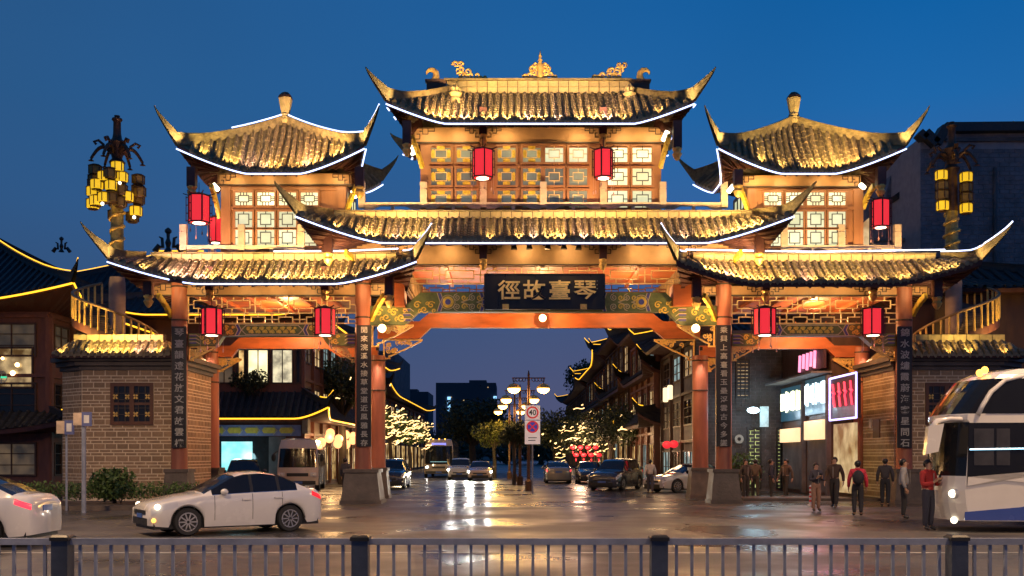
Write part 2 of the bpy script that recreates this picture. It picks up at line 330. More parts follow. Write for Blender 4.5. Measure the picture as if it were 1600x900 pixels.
def build_roof(parent, r, sides='flrb', step=.27, tile=TILE, base=TILEB, under=MAROON, soffit=None, rad=.088, detail=True, name='roof', label=None, lamps=(), lamp_side='f', lamp_w=14, rows='flr', lampcol=(1, .64, .22), fascia=.22, seed=1):
    rn = random.Random(seed)
    nt_ = 9 if detail else 4
    b = MB()
    for sd in sides:                                 # stepped channel tiles
        us = [-1+2*k/40 for k in range(41)] if detail else [-1+2*k/16 for k in range(17)]
        rw = []
        for j in range(nt_):
            rw.append([r.S(sd, u, j/nt_, .0) for u in us]); rw.append([r.S(sd, u, (j+1)/nt_, -.03 if j < nt_-1 else 0) for u in us])
        b.grid(rw)
    if r.rx > .05 and r.ry > .05:
        b.add([(r.cx-r.rx, r.cy-r.ry, r.z1), (r.cx+r.rx, r.cy-r.ry, r.z1), (r.cx+r.rx, r.cy+r.ry, r.z1), (r.cx-r.rx, r.cy+r.ry, r.z1)], [(0, 1, 2, 3)])
    ro = part(b, name, base, parent, label)
    f = MB()
    for sd in sides:                                 # fascia board and soffit
        us = [-1+2*k/32 for k in range(33)]
        e0 = [r.S(sd, u, 0, -.015) for u in us]; e1 = [r.S(sd, u, .015, -fascia) for u in us]
        f.grid([e0, e1])
        if soffit:
            wx, wy, wz = soffit; in_ = []
            for u in us:
                a, c = (u*wx, wy) if sd in 'fb' else (u*wy, wx)
                in_.append(Vector({'f': (r.cx+a, r.cy-c, wz), 'b': (r.cx-a, r.cy+c, wz), 'l': (r.cx-c, r.cy-a, wz), 'r': (r.cx+c, r.cy+a, wz)}[sd]))
            f.grid([e1, in_])
    part(f, 'eave_board', under, ro)
    ce = MB()
    for sd in sides:
        if sd not in rows: continue
        La, Lb, Ta, Tb = r.dims(sd); n = int((La+r.flare-.12)/step)
        for i in range(-n, n+1):
            a = i*step; tm = r.tmax(sd, a)-.01
            if tm < .1: continue
            L = (r.row(sd, a, tm)-r.row(sd, a, 0)).length; m = max(1, int(L/.26)) if detail else 2
            mb = MB() if detail else ce
            k = 5 if detail else 4
            T = (r.S(sd, .1, 0)-r.S(sd, 0, 0)).normalized(); vs = []; fs = []
            for j in range(m):
                for e, rr in ((j, rad*1.1), (j+1, rad*.92)):
                    t = tm*e/m; p = r.row(sd, a, t); q = r.row(sd, a, min(tm, t+.02))-r.row(sd, a, max(0, t-.02)); nn = T.cross(q).normalized()
                    if nn.z < 0: nn = -nn
                    for h in range(k):
                        an = math.pi*h/(k-1); vs.append(p+T*math.cos(an)*rr+nn*(math.sin(an)*rr*1.2+.01))
            for j in range(2*m-1):
                for h in range(k-1): fs.append((j*k+h, j*k+h+1, (j+1)*k+h+1, (j+1)*k+h))
            mb.add(vs, fs)
            if detail:
                p = r.row(sd, a, 0); o = {'f': Vector((0, -1, 0)), 'b': Vector((0, 1, 0)), 'l': Vector((-1, 0, 0)), 'r': Vector((1, 0, 0))}[sd]
                nd = 9; c0 = [p+T*math.cos(2*math.pi*h/nd)*rad*1.12+Vector((0, 0, math.sin(2*math.pi*h/nd)*rad*1.12+.03)) for h in range(nd)]
                mb.poly(c0, o*.05)
                part(mb, 'tile_row', tile, ro)
                pa = a+step/2                        # drip tile under each channel
                if i < n:
                    p2 = r.row(sd, pa, 0)
                    ce.poly([p2-T*step*.3+o*.015, p2+T*step*.3+o*.015, p2+T*step*.16-Vector((0, 0, .09))+o*.015, p2-Vector((0, 0, .13))+o*.015, p2-T*step*.16-Vector((0, 0, .09))+o*.015], o*.025)
    if ce.v: part(ce, 'drip_tiles' if detail else 'tile_rows', tile, ro, kind='stuff')
    # little flood lamps lying in the channels at the eave
    lm = MB()
    for a in lamps:
        i = round(a/step-.5); aa = (i+.5)*step
        p = r.row(lamp_side, aa, 0, .06); q = r.row(lamp_side, aa, min(.8, r.tmax(lamp_side, aa)), .16)
        lm.box(p.x-.03, p.x+.03, p.y-.29, p.y-.24, p.z-.01, p.z+.06); lm.bar((p.x, p.y-.26, p.z+.01), (p.x, p.y+.02, p.z-.03), .015, .015)
        light('SPOT', p+Vector((0, -.2, .03)), lamp_w*rn.uniform(.55, 1.35), [c*rn.uniform(.93, 1.05) for c in (lampcol if rn.random() > .2 else (1, .62, .5))], ro, .03, q, 100, .8, 'eave_lamp_light')
    if lm.v: part(lm, 'eave_lamps', BLACKM, ro, kind='stuff')
    return ro
def hip_path(r, cx_s, cy_s, dx=.65, dz=1.4, n=10):    # from the top of the hip down and out to the horn tip; returns (bottom, top) lists
    sd, u = ('f', cx_s) if cy_s < 0 else ('b', -cx_s)
    bot = []; topp = []
    for k in range(n+1):
        t = 1-k/n; p = r.S(sd, u, t); h = .32 if t > .3 else .32+.14*((.3-t)/.3)**1.5
        bot.append(p+Vector((0, 0, -.04))); topp.append(p+Vector((0, 0, h)))
    e = r.S(sd, u, 0); d = Vector((cx_s, cy_s, 0))
    for k in range(1, 8):
        v = k/7; x = dx*(1-(1-v)**1.25); 
        zt = .46+(dz-.46)*v**1.35; zb = -.04+(dz+.0)*v**.95
        topp.append(e+d*x*v**.3+Vector((0, 0, zt+.03))); bot.append(e+d*x*v**.05*.98+Vector((0, 0, min(zb, zt-.03))))
    return bot, topp
def hip_ridge(ro, r, cx_s, cy_s, th=.15, dx=.65, dz=1.4, mat=HORN, neon=False, neonmat=NEON, t0=1.0, lit=22, nfrom=0):
    bot, tp = hip_path(r, cx_s, cy_s, dx, dz)
    i0 = int(round((1-t0)*10)); bot = bot[i0:]; tp = tp[i0:]
    d = Vector((-cy_s, cx_s, 0)).normalized(); m = MB(); n = len(bot); rows = []
    for i in range(n):
        w = th/2*(1 if i < n-7 else max(.25, 1-(i-n+7)/8)); m_ = lerp(bot[i], tp[i], .5)
        rows.append([bot[i]-d*w, lerp(bot[i], tp[i], .45)-d*w*.75, tp[i]-d*w*.8-Vector((0, 0, .05)), tp[i]-d*w*1.1-Vector((0, 0, .045)), tp[i]-d*w*1.05, tp[i]+d*w*1.05, tp[i]+d*w*1.1-Vector((0, 0, .045)), tp[i]+d*w*.8-Vector((0, 0, .05)), lerp(bot[i], tp[i], .45)+d*w*.75, bot[i]+d*w])
    m.grid(rows); m.add(rows[-1], [tuple(range(10))]); m.add(rows[0], [tuple(range(10))])
    part(m, 'hip_ridge', mat, ro)
    if lit and cy_s < 0:
        p = r.S('f', cx_s*.84, .0, .12)+Vector((0, -.3, 0)); light('SPOT', p, lit, (1, .68, .28), ro, .05, tp[-4], 70, .8, 'horn_light')
    if neon:
        g = MB(); g.tube([p+Vector((0, 0, .05)) for p in tp[nfrom:]], .028, 6); part(g, 'neon_tube', neonmat, ro)
def eave_neon(ro, r, sd, mat=NEON, rad=.029, dz=-.16, gaps=(), u0=-1, u1=1):
    us = [u0+(u1-u0)*k/48 for k in range(49)]; seg = []; mb = MB()
    o = {'f': Vector((0, -1, 0)), 'b': Vector((0, 1, 0)), 'l': Vector((-1, 0, 0)), 'r': Vector((1, 0, 0))}[sd]
    for u in us:
        if any(a < u < b for a, b in gaps):
            if len(seg) > 1: mb.tube(seg, rad, 6)
            seg = []; continue
        seg.append(r.S(sd, u, 0, dz)+o*.05)
    if len(seg) > 1: mb.tube(seg, rad, 6)
    part(mb, 'neon_tube', mat, ro)
_bl = {}
def ridge_blocks(ro, x0, x1, y, z0, z1, d=.3, bw=.42, courses=1, mat=RIDGE):
    n = max(1, round((x1-x0)/bw)); w = (x1-x0)/n; h = (z1-z0)/courses; k = (round(w, 3), round(d, 3), round(h, 3), mat.name)
    if k not in _bl:
        m = MB(); e = .013
        m.hexa([(-w/2+e, 0, e), (w/2-e, 0, e), (w/2-e, d, e), (-w/2+e, d, e), (-w/2+e, 0, h-e), (w/2-e, 0, h-e), (w/2-e, d, h-e), (-w/2+e, d, h-e)])
        me = m.mesh('ridge_block'); me.materials.append(mat); _bl[k] = me
    for c in range(courses):
        for i in range(n): piece(_bl[k], 'ridge_block', ro, (x0+(i+.5)*w, y+RN.uniform(-.006, .006)+c*.02, z0+c*h))
    m = MB(); m.box(x0, x1, y+.02+courses*.02, y+d-.01, z0+.002, z1-.002); part(m, 'ridge_core', DARKBAR, ro)
def frets(px, py, w, h, flip=1):                     # key-pattern corner bracket, photo px, origin at top outer corner
    f = flip
    return [[(px, py), (px+f*w, py)], [(px, py), (px, py+h)], [(px, py+h), (px+f*w*.28, py+h), (px+f*w*.28, py+h*.55), (px+f*w*.14, py+h*.55)],
            [(px+f*w*.42, py), (px+f*w*.42, py+h*.55), (px+f*w*.68, py+h*.55), (px+f*w*.68, py)], [(px+f*w*.28, py+h*.3), (px+f*w*.42, py+h*.3)], [(px+f*w*.68, py+h*.28), (px+f*w, py+h*.28), (px+f*w, py)]]
def window(parent, x0, x1, y0, y1, Y, pane, bar=TANBAR, tall=False, name='window', fw=3.2, style=0):
    m = MB(); f = fw
    m.pbox(x0-f, x1+f, y0-f, y0, Y-.07, .1); m.pbox(x0-f, x1+f, y1, y1+f, Y-.07, .1); m.pbox(x0-f, x0, y0, y1, Y-.068, .096); m.pbox(x1, x1+f, y0, y1, Y-.068, .096)
    fr = part(m, name, REDWOOD, parent)
    g = MB(); g.pbox(x0-.5, x1+.5, y0-.5, y1+.5, Y+.02, .01); part(g, 'pane', pane, fr)
    l = MB(); cx, cy = (x0+x1)/2, (y0+y1)/2; w, h = x1-x0, y1-y0; a, c = (.29*w, .24*h) if not tall else (.3*w, .33*h)
    L = [[(cx-a, cy-c), (cx+a, cy-c), (cx+a, cy+c), (cx-a, cy+c), (cx-a, cy-c)], [(x0, cy), (cx-a, cy)], [(cx+a, cy), (x1, cy)], [(cx, y0), (cx, cy-c)], [(cx, cy+c), (cx, y1)]]
    if style == 1: L += [[(x0, cy-c*.55), (cx-a, cy-c*.55)], [(x0, cy+c*.55), (cx-a, cy+c*.55)], [(x1, cy-c*.55), (cx+a, cy-c*.55)], [(x1, cy+c*.55), (cx+a, cy+c*.55)], [(cx-a*.6, y0), (cx-a*.6, cy-c)], [(cx+a*.6, y0), (cx+a*.6, cy-c)], [(cx-a*.6, y1), (cx-a*.6, cy+c)], [(cx+a*.6, y1), (cx+a*.6, cy+c)]]
    l.plines(L, Y-.02, 1.1, .035); part(l, 'lattice', bar, fr)
    if style == 2:
        k = MB()
        for ax, ay, vx, vy in ((cx, y0+h*.1, .2, .09), (cx, y1-h*.1, .2, .09), (x0+w*.1, cy, .09, .2), (x1-w*.1, cy, .09, .2)):
            k.pbox(ax-w*vx, ax+w*vx, ay-h*vy, ay+h*vy, Y-.03, .03); k.pbox(ax-w*vx*.6, ax+w*vx*.6, ay-h*vy*1.3, ay+h*vy*1.3, Y-.035, .03)
        part(k, 'gilt_fretwork', YEL, fr)
    return fr
def curl(mb, cx, cy, r, turns, Y, th, a0=0, flip=1, d=.02):
    n = int(10*turns); pts = []
    for i in range(n+1):
        t = i/n; rr = r*(1-.85*t); a = a0+flip*t*turns*2*math.pi; pts.append((cx+rr*math.cos(a), cy+rr*math.sin(a)))
    mb.plines([pts], Y, th, d)
# ---------------------------------------------------------------- the gate
GATE = empty('memorial_gate', (1.15, 40, 0), 'large three-bay Chinese gate with tiled roofs, towers, white neon eaves and red lanterns', 'gate')
YF, YB = 40.0, 44.7
def column(x, Y, ztop, rad=.31, plinth=None, name='column'):
    X_ = PX(x, Y); m = MB(); m.lathe((X_, Y, 0), [(rad*1.06, 1.3), (rad*1.02, 1.45), (rad, 2.5), (rad*.98, ztop)], 20)
    c = part(m, name, COLM, GATE, smooth='a')
    g = MB(); w = plinth or .5
    g.box(X_-w*1.12, X_+w*1.12, Y-w*1.12, Y+w*1.12, 0, .14)
    t = w*.86; b = w*1.05
    g.hexa([(X_-b, Y-b, .14), (X_+b, Y-b, .14), (X_+b, Y+b, .14), (X_-b, Y+b, .14), (X_-t, Y-t, 1.2), (X_+t, Y-t, 1.2), (X_+t, Y+t, 1.2), (X_-t, Y+t, 1.2)])
    g.box(X_-w*.95, X_+w*.95, Y-w*.95, Y+w*.95, 1.2, 1.33)
    part(g, 'plinth', PLINTH, c)
    r = MB()
    for z in (ztop-.25, ztop-1.55):
        r.lathe((X_, Y, 0), [(rad*1.04, z), (rad*1.07, z+.03), (rad*1.04, z+.06)], 20)
    part(r, 'ring', DARKBAR, c)
    return c
FC = [280.5, 567.5, 1130.5, 1412.5]
for i, x in enumerate(FC): column(x, YF, PZ(440 if i in (0, 3) else 436, YF), .31, (.5, .72, .55, .5)[i])
for x in (330, 590, 1094, 1346): column(x, YB, PZ(543, YB)+.0 if x in (330, 1346) else PZ(556, YB), .34, .5)
# --- beams
def painted_beam(xs, y0, y1, ystep, Y, d=.45):
    xa, xb, xc, xd, xe, xf = xs                       # outer left, step start, step end, mirrored
    m = MB(); pts = [(xa, y0+ystep), (xb, y0+ystep), (xc, y0), (xd, y0), (xe, y0+ystep), (xf, y0+ystep), (xf, y1+ystep), (xe-(xc-xb)*-.1, y1+ystep), (xd+(xe-xd)*.15, y1), (xc-(xc-xb)*.15, y1), (xb, y1+ystep), (xa, y1+ystep)]
    m.ppoly(pts, Y, d); return m
cb = part(painted_beam((578, 632, 657, 1040, 1062, 1120), 457, 487, 21, YF-.1), 'painted_beam', GREENP, GATE)
rb = part(painted_beam((590, 655, 676, 1014, 1036, 1094), 485, 512, 17, YB-.1, .3), 'rear_beam', ORANGE, GATE)
def decor(parent, x0, x1, ym, hh, Y, kinds):
    g = MB(); b = MB(); y = MB()
    for k, x, w in kinds:
        if k == 'zig':                                # blue chevron with cream edges
            for o in (-1.6, 1.6): g.plines([[(x+o*2.4*w, ym-hh), (x+o*2.4*w+w*6, ym), (x+o*2.4*w, ym+hh)]], Y-.02, 1.2, .03)
            b.ppoly([(x-3*w, ym-hh), (x+3*w, ym-hh), (x+9*w, ym), (x+3*w, ym+hh), (x-3*w, ym+hh), (x+3*w, ym)], Y-.008, .02)
        if k == 'ros':
            X_ = PX(x, Y); y.lathe((X_, Y, PZ(ym, Y)), [(w*Y/F, 0), (w*Y/F*.9, -.03), (w*Y/F*.55, -.035)], 18, 'y'); 
            b.lathe((X_, Y-.03, PZ(ym, Y)), [(w*Y/F*.5, 0), (w*Y/F*.5, -.02)], 14, 'y')
            g.plines([[(x+(w+2)*math.cos(a), ym+(w+2)*math.sin(a)) for a in [2*math.pi*i/18 for i in range(19)]]], Y-.02, 1, .03)
        if k == 'curl':
            for s in (-1, 1):
                curl(g, x, ym+s*hh*.52, hh*.42, 1.6, Y-.02, 1.1, s*1.57, s); curl(y, x+hh*.8*w, ym+s*hh*.5, hh*.36, 1.2, Y-.02, 1.6, 0, -s)
                g.plines([[(x+hh*.5*w, ym), (x+hh*1.4*w, ym+s*hh*.3)]], Y-.02, 1.2, .03)
        if k == 'vine':
            for i in range(int(w)):
                s = 1 if i % 2 else -1; xx = x+i*hh*.9
                curl(y, xx, ym+s*hh*.3, hh*.5, 1.2, Y-.02, 1.7, s*.6, s); curl(y, xx+hh*.4, ym-s*hh*.45, hh*.3, 1.0, Y-.02, 1.4, 1-s, -s)
        if k == 'bars':
            for i in range(3):
                g.plines([[(x, ym-hh*.75+i*hh*.6), (x+w*.7, ym-hh*.75+i*hh*.6), (x+w, ym-hh*.45+i*hh*.6)]], Y-.02, 1.1, .03); b.ppoly([(x, ym-hh*.7+i*hh*.6), (x+w*.7, ym-hh*.7+i*hh*.6), (x+w*.7, ym-hh*.45+i*hh*.6), (x, ym-hh*.45+i*hh*.6)], Y-.008, .015)
    if g.v: part(g, 'cream_scrollwork', CREAMP, parent, kind='stuff')
    if b.v: part(b, 'blue_panels', BLUEP, parent, kind='stuff')
    if y.v: part(y, 'gilt_scrollwork', YELP, parent, kind='stuff')
ym = 472
decor(cb, 0, 0, ym, 14, YF-.1, [('zig', 686, .75), ('ros', 700, 9), ('curl', 714, 1), ('curl', 738, 1), ('zig', 752, .7), ('zig', 945, -.7), ('curl', 959, 1), ('curl', 980, 1), ('ros', 1002, 9), ('zig', 1014, -.75)])
vb = MB()
decor(cb, 0, 0, 480, 12, YF-.105, [('vine', 652, 3), ('vine', 1028, 3)])
decor(cb, 0, 0, 492, 13, YF-.1, [('bars', 630, 16), ('bars', 1072, -16), ('vine', 592, 4), ('vine', 1086, 3)])
for (xs, o) in (((294, 338, 350, 500, 512, 556), 0), ((1144, 1180, 1196, 1344, 1362, 1400), 0)):
    s = part(painted_beam(xs, 506, 525, 15, YF-.1, .4), 'painted_beam', GREENP, GATE)
    xm0, xm1 = xs[2]+14, xs[3]-14
    fr = MB(); fr.plines([[(xm0+20, 508.5), (xm1-20, 508.5), (xm1-13, 515.5), (xm1-20, 522.5), (xm0+20, 522.5), (xm0+13, 515.5), (xm0+20, 508.5)]], YF-.12, 1.2, .03)
    fr.plines([[(xs[2]+8, 506.6), (xs[3]-8, 506.6)], [(xs[2]+8, 524.4), (xs[3]-8, 524.4)]], YF-.12, 1, .03); part(fr, 'cream_border', CREAMP, s)
    decor(s, 0, 0, 515.5, 8.5, YF-.1, [('zig', xm0+6, .7), ('zig', xm1-6, -.7), ('vine', xs[2]+3, 2), ('vine', xs[3]-13, 2)])
    decor(s, 0, 0, 515.5, 6, YF-.112, [('vine', xm0+24, int((xm1-xm0-44)/5.5))])
    decor(s, 0, 0, 530, 9, YF-.1, [('bars', xs[0]+2, 15), ('bars', xs[5]-2, -15), ('vine', xs[0]+22, 3), ('vine', xs[4]+4, 2)])
for xs in ((330, 360, 374, 508, 530, 590), (1094, 1130, 1146, 1290, 1304, 1346)):
    part(painted_beam(xs, 527, 545, 13, YB-.1, .3), 'rear_beam', ORANGE, GATE)
# --- lattice friezes over the openings
def lattice_band(x0, x1, y0, y1, Y, n, mat=TANBAR, name='lattice_frieze'):
    m = MB(); w = (x1-x0)/n; h = y1-y0
    L = [[(x0, y0+.5), (x1, y0+.5)], [(x0, y1), (x1, y1)]]
    for i in range(n):
        a = x0+i*w
        L += [[(a+w*.16, y0+h*.25), (a+w*.84, y0+h*.25), (a+w*.84, y0+h*.72), (a+w*.16, y0+h*.72), (a+w*.16, y0+h*.25)], [(a+w*.84, y0+h*.5), (a+w*1.16, y0+h*.5)] if i < n-1 else [(a+w*.84, y0+h*.5), (a+w, y0+h*.5)],
              [(a+w*.35, y0), (a+w*.35, y0+h*.25)], [(a+w*.65, y0), (a+w*.65, y0+h*.25)], [(a+w*.3, y0+h*.72), (a+w*.3, y1)], [(a+w*.7, y0+h*.72), (a+w*.7, y1)], [(a, y0), (a, y0+h*.5), (a+w*.16, y0+h*.5)], [(a, y0+h*.5), (a, y1)]]
    m.plines(L, Y, 1.5, .06); return part(m, name, mat, GATE)
lattice_band(622, 1072, 416, 443, YF+.05, 7)
def open_lattice(x0, x1, y0, y1, Y, n, mat):
    m = MB(); w = (x1-x0)/n; h = y1-y0; L = [[(x0, y1), (x1, y1)]]
    for i in range(n):
        a = x0+i*w; L += [[(a, y0), (a, y1)], [(a+w*.25, y1), (a+w*.25, y0+h*.35), (a+w*.75, y0+h*.35), (a+w*.75, y1)], [(a+w*.5, y0), (a+w*.5, y0+h*.35)], [(a, y0+h*.6), (a+w*.25, y0+h*.6)], [(a+w*.75, y0+h*.6), (a+w, y0+h*.6)]]
    m.plines(L, Y, 1.5, .06); part(m, 'open_lattice', mat, GATE)
open_lattice(660, 1040, 446, 456.5, YF+.05, 9, ORANGE)
for x0, x1 in ((294, 555), (1144, 1400)):
    lattice_band(x0, x1, 463, 489, YF+.05, 5); open_lattice(x0, x1, 490, 505, YF+.05, 6, TANBAR)
    open_lattice(x0+36, x1-30, 503, 520, YB-.1, 6, ORANGE)
for x0, x1, y in ((620, 1076, 413), (294, 556, 461), (1144, 1402, 461)):   # ceilings between the two rows of columns
    m = MB(); n = 6
    z = PZ(y, YF)+.02
    m.box(PX(x0, YF), PX(x1, YF), YF+.12, YB+.2, z, z+.1)
    ce = part(m, 'ceiling', ORANGE, GATE)
    j = MB()
    for k in range(1, n): xx = lerp(PX(x0, YF), PX(x1, YF), k/n); j.box(xx-.07, xx+.07, YF+.14, YB, z-.14, z-.002)
    part(j, 'ceiling_joists', ORANGE, ce)
orb = MB()
for x0, x1, y0, y1 in ((616, 632, 442, 478), (1052, 1083, 444, 477)): orb.pbox(x0, x1, y0, y1, YF-.5, .9); part(orb, 'beam_end', ORANGE, GATE); orb = MB()
# --- carved brackets where columns and beams meet
def queti(x, y, w, h, f, Y, mat=GOLD, name='carved_bracket'):
    n = 7; edge = [(x+f*w*(1-k/n)-f*(2 if k % 2 else 0), y+h*(k/n)**.8+(1.5 if k % 2 else 0)) for k in range(n+1)]
    edge = [(x+f*w, y+2)]+edge[1:-1]+[(x+f*w*.16, y+h), (x, y+h)]
    m = MB(); m.plines([[(x, y+1), (x+f*w, y+1)], [(x+f*.8, y), (x+f*.8, y+h)], edge], Y, 2.2, .1)
    g = MB(); rn = random.Random(int(x))
    for k in range(14):
        u = rn.random(); v = rn.random()*(1-u)*.85; curl(g, x+f*w*(.06+u*.8), y+h*(.08+v*.9), rn.uniform(2.6, 4.6), 1.1, Y+.02, 1.5, rn.uniform(0, 6), rn.choice((-1, 1)), .06)
    p = part(m, name, mat, GATE); part(g, 'openwork_scrolls', mat, p, kind='stuff')
for x, y, w, h, f, Y in ((581, 507, 64, 34, 1, YF), (1117, 507, 58, 34, -1, YF), (599, 530, 60, 30, 1, YB), (1085, 530, 62, 32, -1, YB), (294, 541, 42, 22, 1, YF), (556, 541, 40, 24, -1, YF), (342, 560, 34, 20, 1, YB), (578, 548, 34, 26, -1, YB), (1144, 541, 38, 22, 1, YF), (1400, 541, 38, 22, -1, YF), (1106, 560, 28, 20, 1, YB), (1334, 560, 32, 20, -1, YB)): queti(x, y, w, h, f, Y)
# --- friezes (plain boards with key-pattern corners) under each roof
def frieze(x0, x1, y0, y1, Y, posts=(), corner=26, d=.3, line=True):
    m = MB(); m.pbox(x0, x1, y0, y1, Y, d); fz = part(m, 'frieze_board', PEACH, GATE)
    if line: l = MB(); l.pbox(x0-1, x1+1, y1-.6, y1+1.3, Y-.06, .1); part(l, 'frieze_moulding', DARKBAR, fz)
    k = MB(); L = []
    for px in posts: L += frets(px-6, y0+1, 22, 14, -1)+frets(px+6, y0+1, 22, 14, 1)
    L += frets(x0+2, y0+1, corner, 17, 1)+frets(x1-2, y0+1, corner, 17, -1)
    k.plines(L, Y-.03, 1.1, .04); part(k, 'key_pattern', DARKBAR, fz, kind='stuff')
    for px in posts:                                   # hanging carved posts carrying the eave
        Yp = Y-.75; X_ = PX(px, Yp); zt = PZ(y0-8, Y)-.0; zb = PZ(y1-2, Y)
        h = MB(); h.box(X_-.14, X_+.14, Yp-.14, Yp+.14, zb, zt+.3); h.box(X_-.1, X_+.1, Yp, Y+.05, zt-.0, zt+.18); hp = part(h, 'hanging_post', MAROON, GATE)
        g = MB(); g.lathe((X_, Yp, zb), [(.06, -.42), (.1, -.36), (.17, -.22), (.12, -.12), (.17, -.04), (.15, .02)], 8); part(g, 'lotus_bud', GOLD, hp)
    return fz
frieze(645, 1048, 199, 222, 40.15, (755, 942), 32)
frieze(620, 1078, 381, 413, YF-.02, (755, 942), 34)
frieze(518, 620, 375, 398, YF+.06, (), 24, line=False); frieze(1078, 1176, 375, 398, YF+.06, (), 24, line=False)
frieze(236, 605, 443, 461, YF-.02, (328, 508), 30)
frieze(1098, 1452, 447, 461, YF-.02, (1196, 1364), 30)
frieze(340, 548, 271, 288, 39.75, (), 26); frieze(1150, 1345, 274, 291, 39.75, (), 26)
# corner hanging posts and yellow carved struts
def hang(px, y0, y1, Y):
    X_ = PX(px, Y); h = MB(); zb, zt = PZ(y1, Y), PZ(y0, Y)
    h.box(X_-.16, X_+.16, Y-.16, Y+.16, zb, zt); hp = part(h, 'hanging_post', MAROON, GATE)
    g = MB(); g.lathe((X_, Y, zb), [(.05, -.45), (.11, -.38), (.19, -.22), (.13, -.13), (.19, -.03), (.17, .03)], 8); part(g, 'lotus_bud', GOLD, hp)
for a in ((232, 440, 462, 39), (608, 434, 462, 39), (1088, 436, 465, 39), (1464, 436, 465, 39), (513, 366, 396, 39), (1186, 366, 396, 39), (300, 262, 292, 38.7), (562, 262, 292, 38.7), (1153, 266, 290, 38.7), (1376, 262, 290, 38.7), (636, 190, 226, 38.6), (1058, 190, 232, 38.6)): hang(*a)
def strut(p, q, Y0, Y1, w=.13):
    a = P(*p, Y0); b = P(*q, Y1); m = MB(); n = 8; d = (b-a)
    pts = [a+d*(k/n)+Vector((0, 0, .1*math.sin(k/n*math.pi)*(1 if k % 2 else .6))) for k in range(n+1)]
    for u, v in zip(pts[:-1], pts[1:]): m.bar(u, v, w, .21)
    part(m, 'carved_strut', YEL, GATE)
for p, q in (((247, 462), (268, 495)), ((600, 462), (580, 500)), ((1100, 462), (1118, 500)), ((1447, 462), (1426, 492)), ((330, 290), (343, 340)), ((558, 290), (540, 335)), ((1155, 292), (1172, 340)), ((1366, 290), (1348, 325)), ((643, 214), (660, 262)), ((1046, 212), (1032, 262)), ((540, 394), (556, 415)), ((1158, 394), (1143, 418))): strut(p, q, 39.0, 39.95)
# ---------------------------------------------------------------- tower walls
def tower_wall(x0, x1, y0, y1, Y, depth, name='tower_wall', col=REDWOOD):
    m = MB(); m.pbox(x0, x1, y0, y1, Y, depth); w = part(m, name, col, GATE)
    for a in (x0, x1-15): p = MB(); p.pbox(a, a+15, y0, y1, Y-.09, .09); part(p, 'corner_post', REDWOOD, w)
    r = MB(); r.pbox(x0+15, x1-15, y0+1, y0+9, Y-.05, .05); part(r, 'rail', REDWOOD, w)
    return w
cw = tower_wall(657, 1033, 222, 330, 40.3, 4)
for a, b in ((745, 775), (920, 950)): pm = MB(); pm.pbox(a, b, 231, 330, 40.2, .1); part(pm, 'pilaster', REDWOOD, cw)
rl = MB()
for y in (256.5, 291.5): rl.pbox(672, 1018, y, y+4.5, 40.235, .065)
part(rl, 'rail', REDWOOD, cw)
for i, (xc, w) in enumerate(((689, 31), (729, 31), (791.5, 28), (831, 28), (866, 28), (903.5, 28), (965, 31), (1004, 31))):
    for j, (a, b) in enumerate(((227.5, 253), (262.5, 289), (297.5, 324))):
        pane = (PANE_HOT if i > 5 and j < 2 else PANE_LIT if (i > 5 or (j == 0 and i > 3)) else PANE_DIM if (j < 1 or i > 4) else PANE_GREY)
        window(GATE, xc-w/2, xc+w/2, a, b, 40.24, pane, TANBAR if i < 6 else DARKBAR, style=2 if i < 4 else 0)
for x0, x1, xs in ((345, 541, (380.5, 415, 449, 483)), (1168, 1349, (1208, 1242, 1275, 1308.5))):
    w = tower_wall(x0, x1, 288, 396, 39.9, 2.6)
    r = MB(); r.pbox(x0+15, x1-15, 322.5, 327.5, 39.83, .07); r.pbox(x0+15, x1-15, 291, 297, 39.84, .06); part(r, 'rail', REDWOOD, w)
    # lit side wall with its own tall lattice window, facing the central tower
    sx = PX(x1, 39.9) if x0 < 800 else PX(x0, 39.9); dx = .02 if x0 < 800 else -.02
    sp = MB(); sp.box(min(sx, sx+dx), max(sx, sx+dx), 40.3, 42.1, PZ(380, 40), PZ(297, 40)); sw = part(sp, 'side_pane', PANE_LIT, w)
    sl = MB()
    for yy in (40.3, 40.9, 41.5, 42.1): sl.bar((sx+dx*2, yy, PZ(380, 40)), (sx+dx*2, yy, PZ(297, 40)), .05, .05)
    for zz in (9.6, 10.6, 11.6): sl.bar((sx+dx*2.2, 40.3, zz), (sx+dx*2.2, 42.1, zz), .05, .05)
    part(sl, 'side_lattice', DARKBAR, w)
    for xc in xs:
        window(GATE, xc-13.5, xc+13.5, 300, 320.5, 39.86, PANE_HOT, DARKBAR, style=1, fw=2.6)
        window(GATE, xc-13.5, xc+13.5, 330, 355, 39.86, PANE_LIT, DARKBAR, tall=True, style=0, fw=2.6)
        window(GATE, xc-13.5, xc+13.5, 358.5, 384, 39.86, PANE_LIT, DARKBAR, tall=True, style=0, fw=2.6)
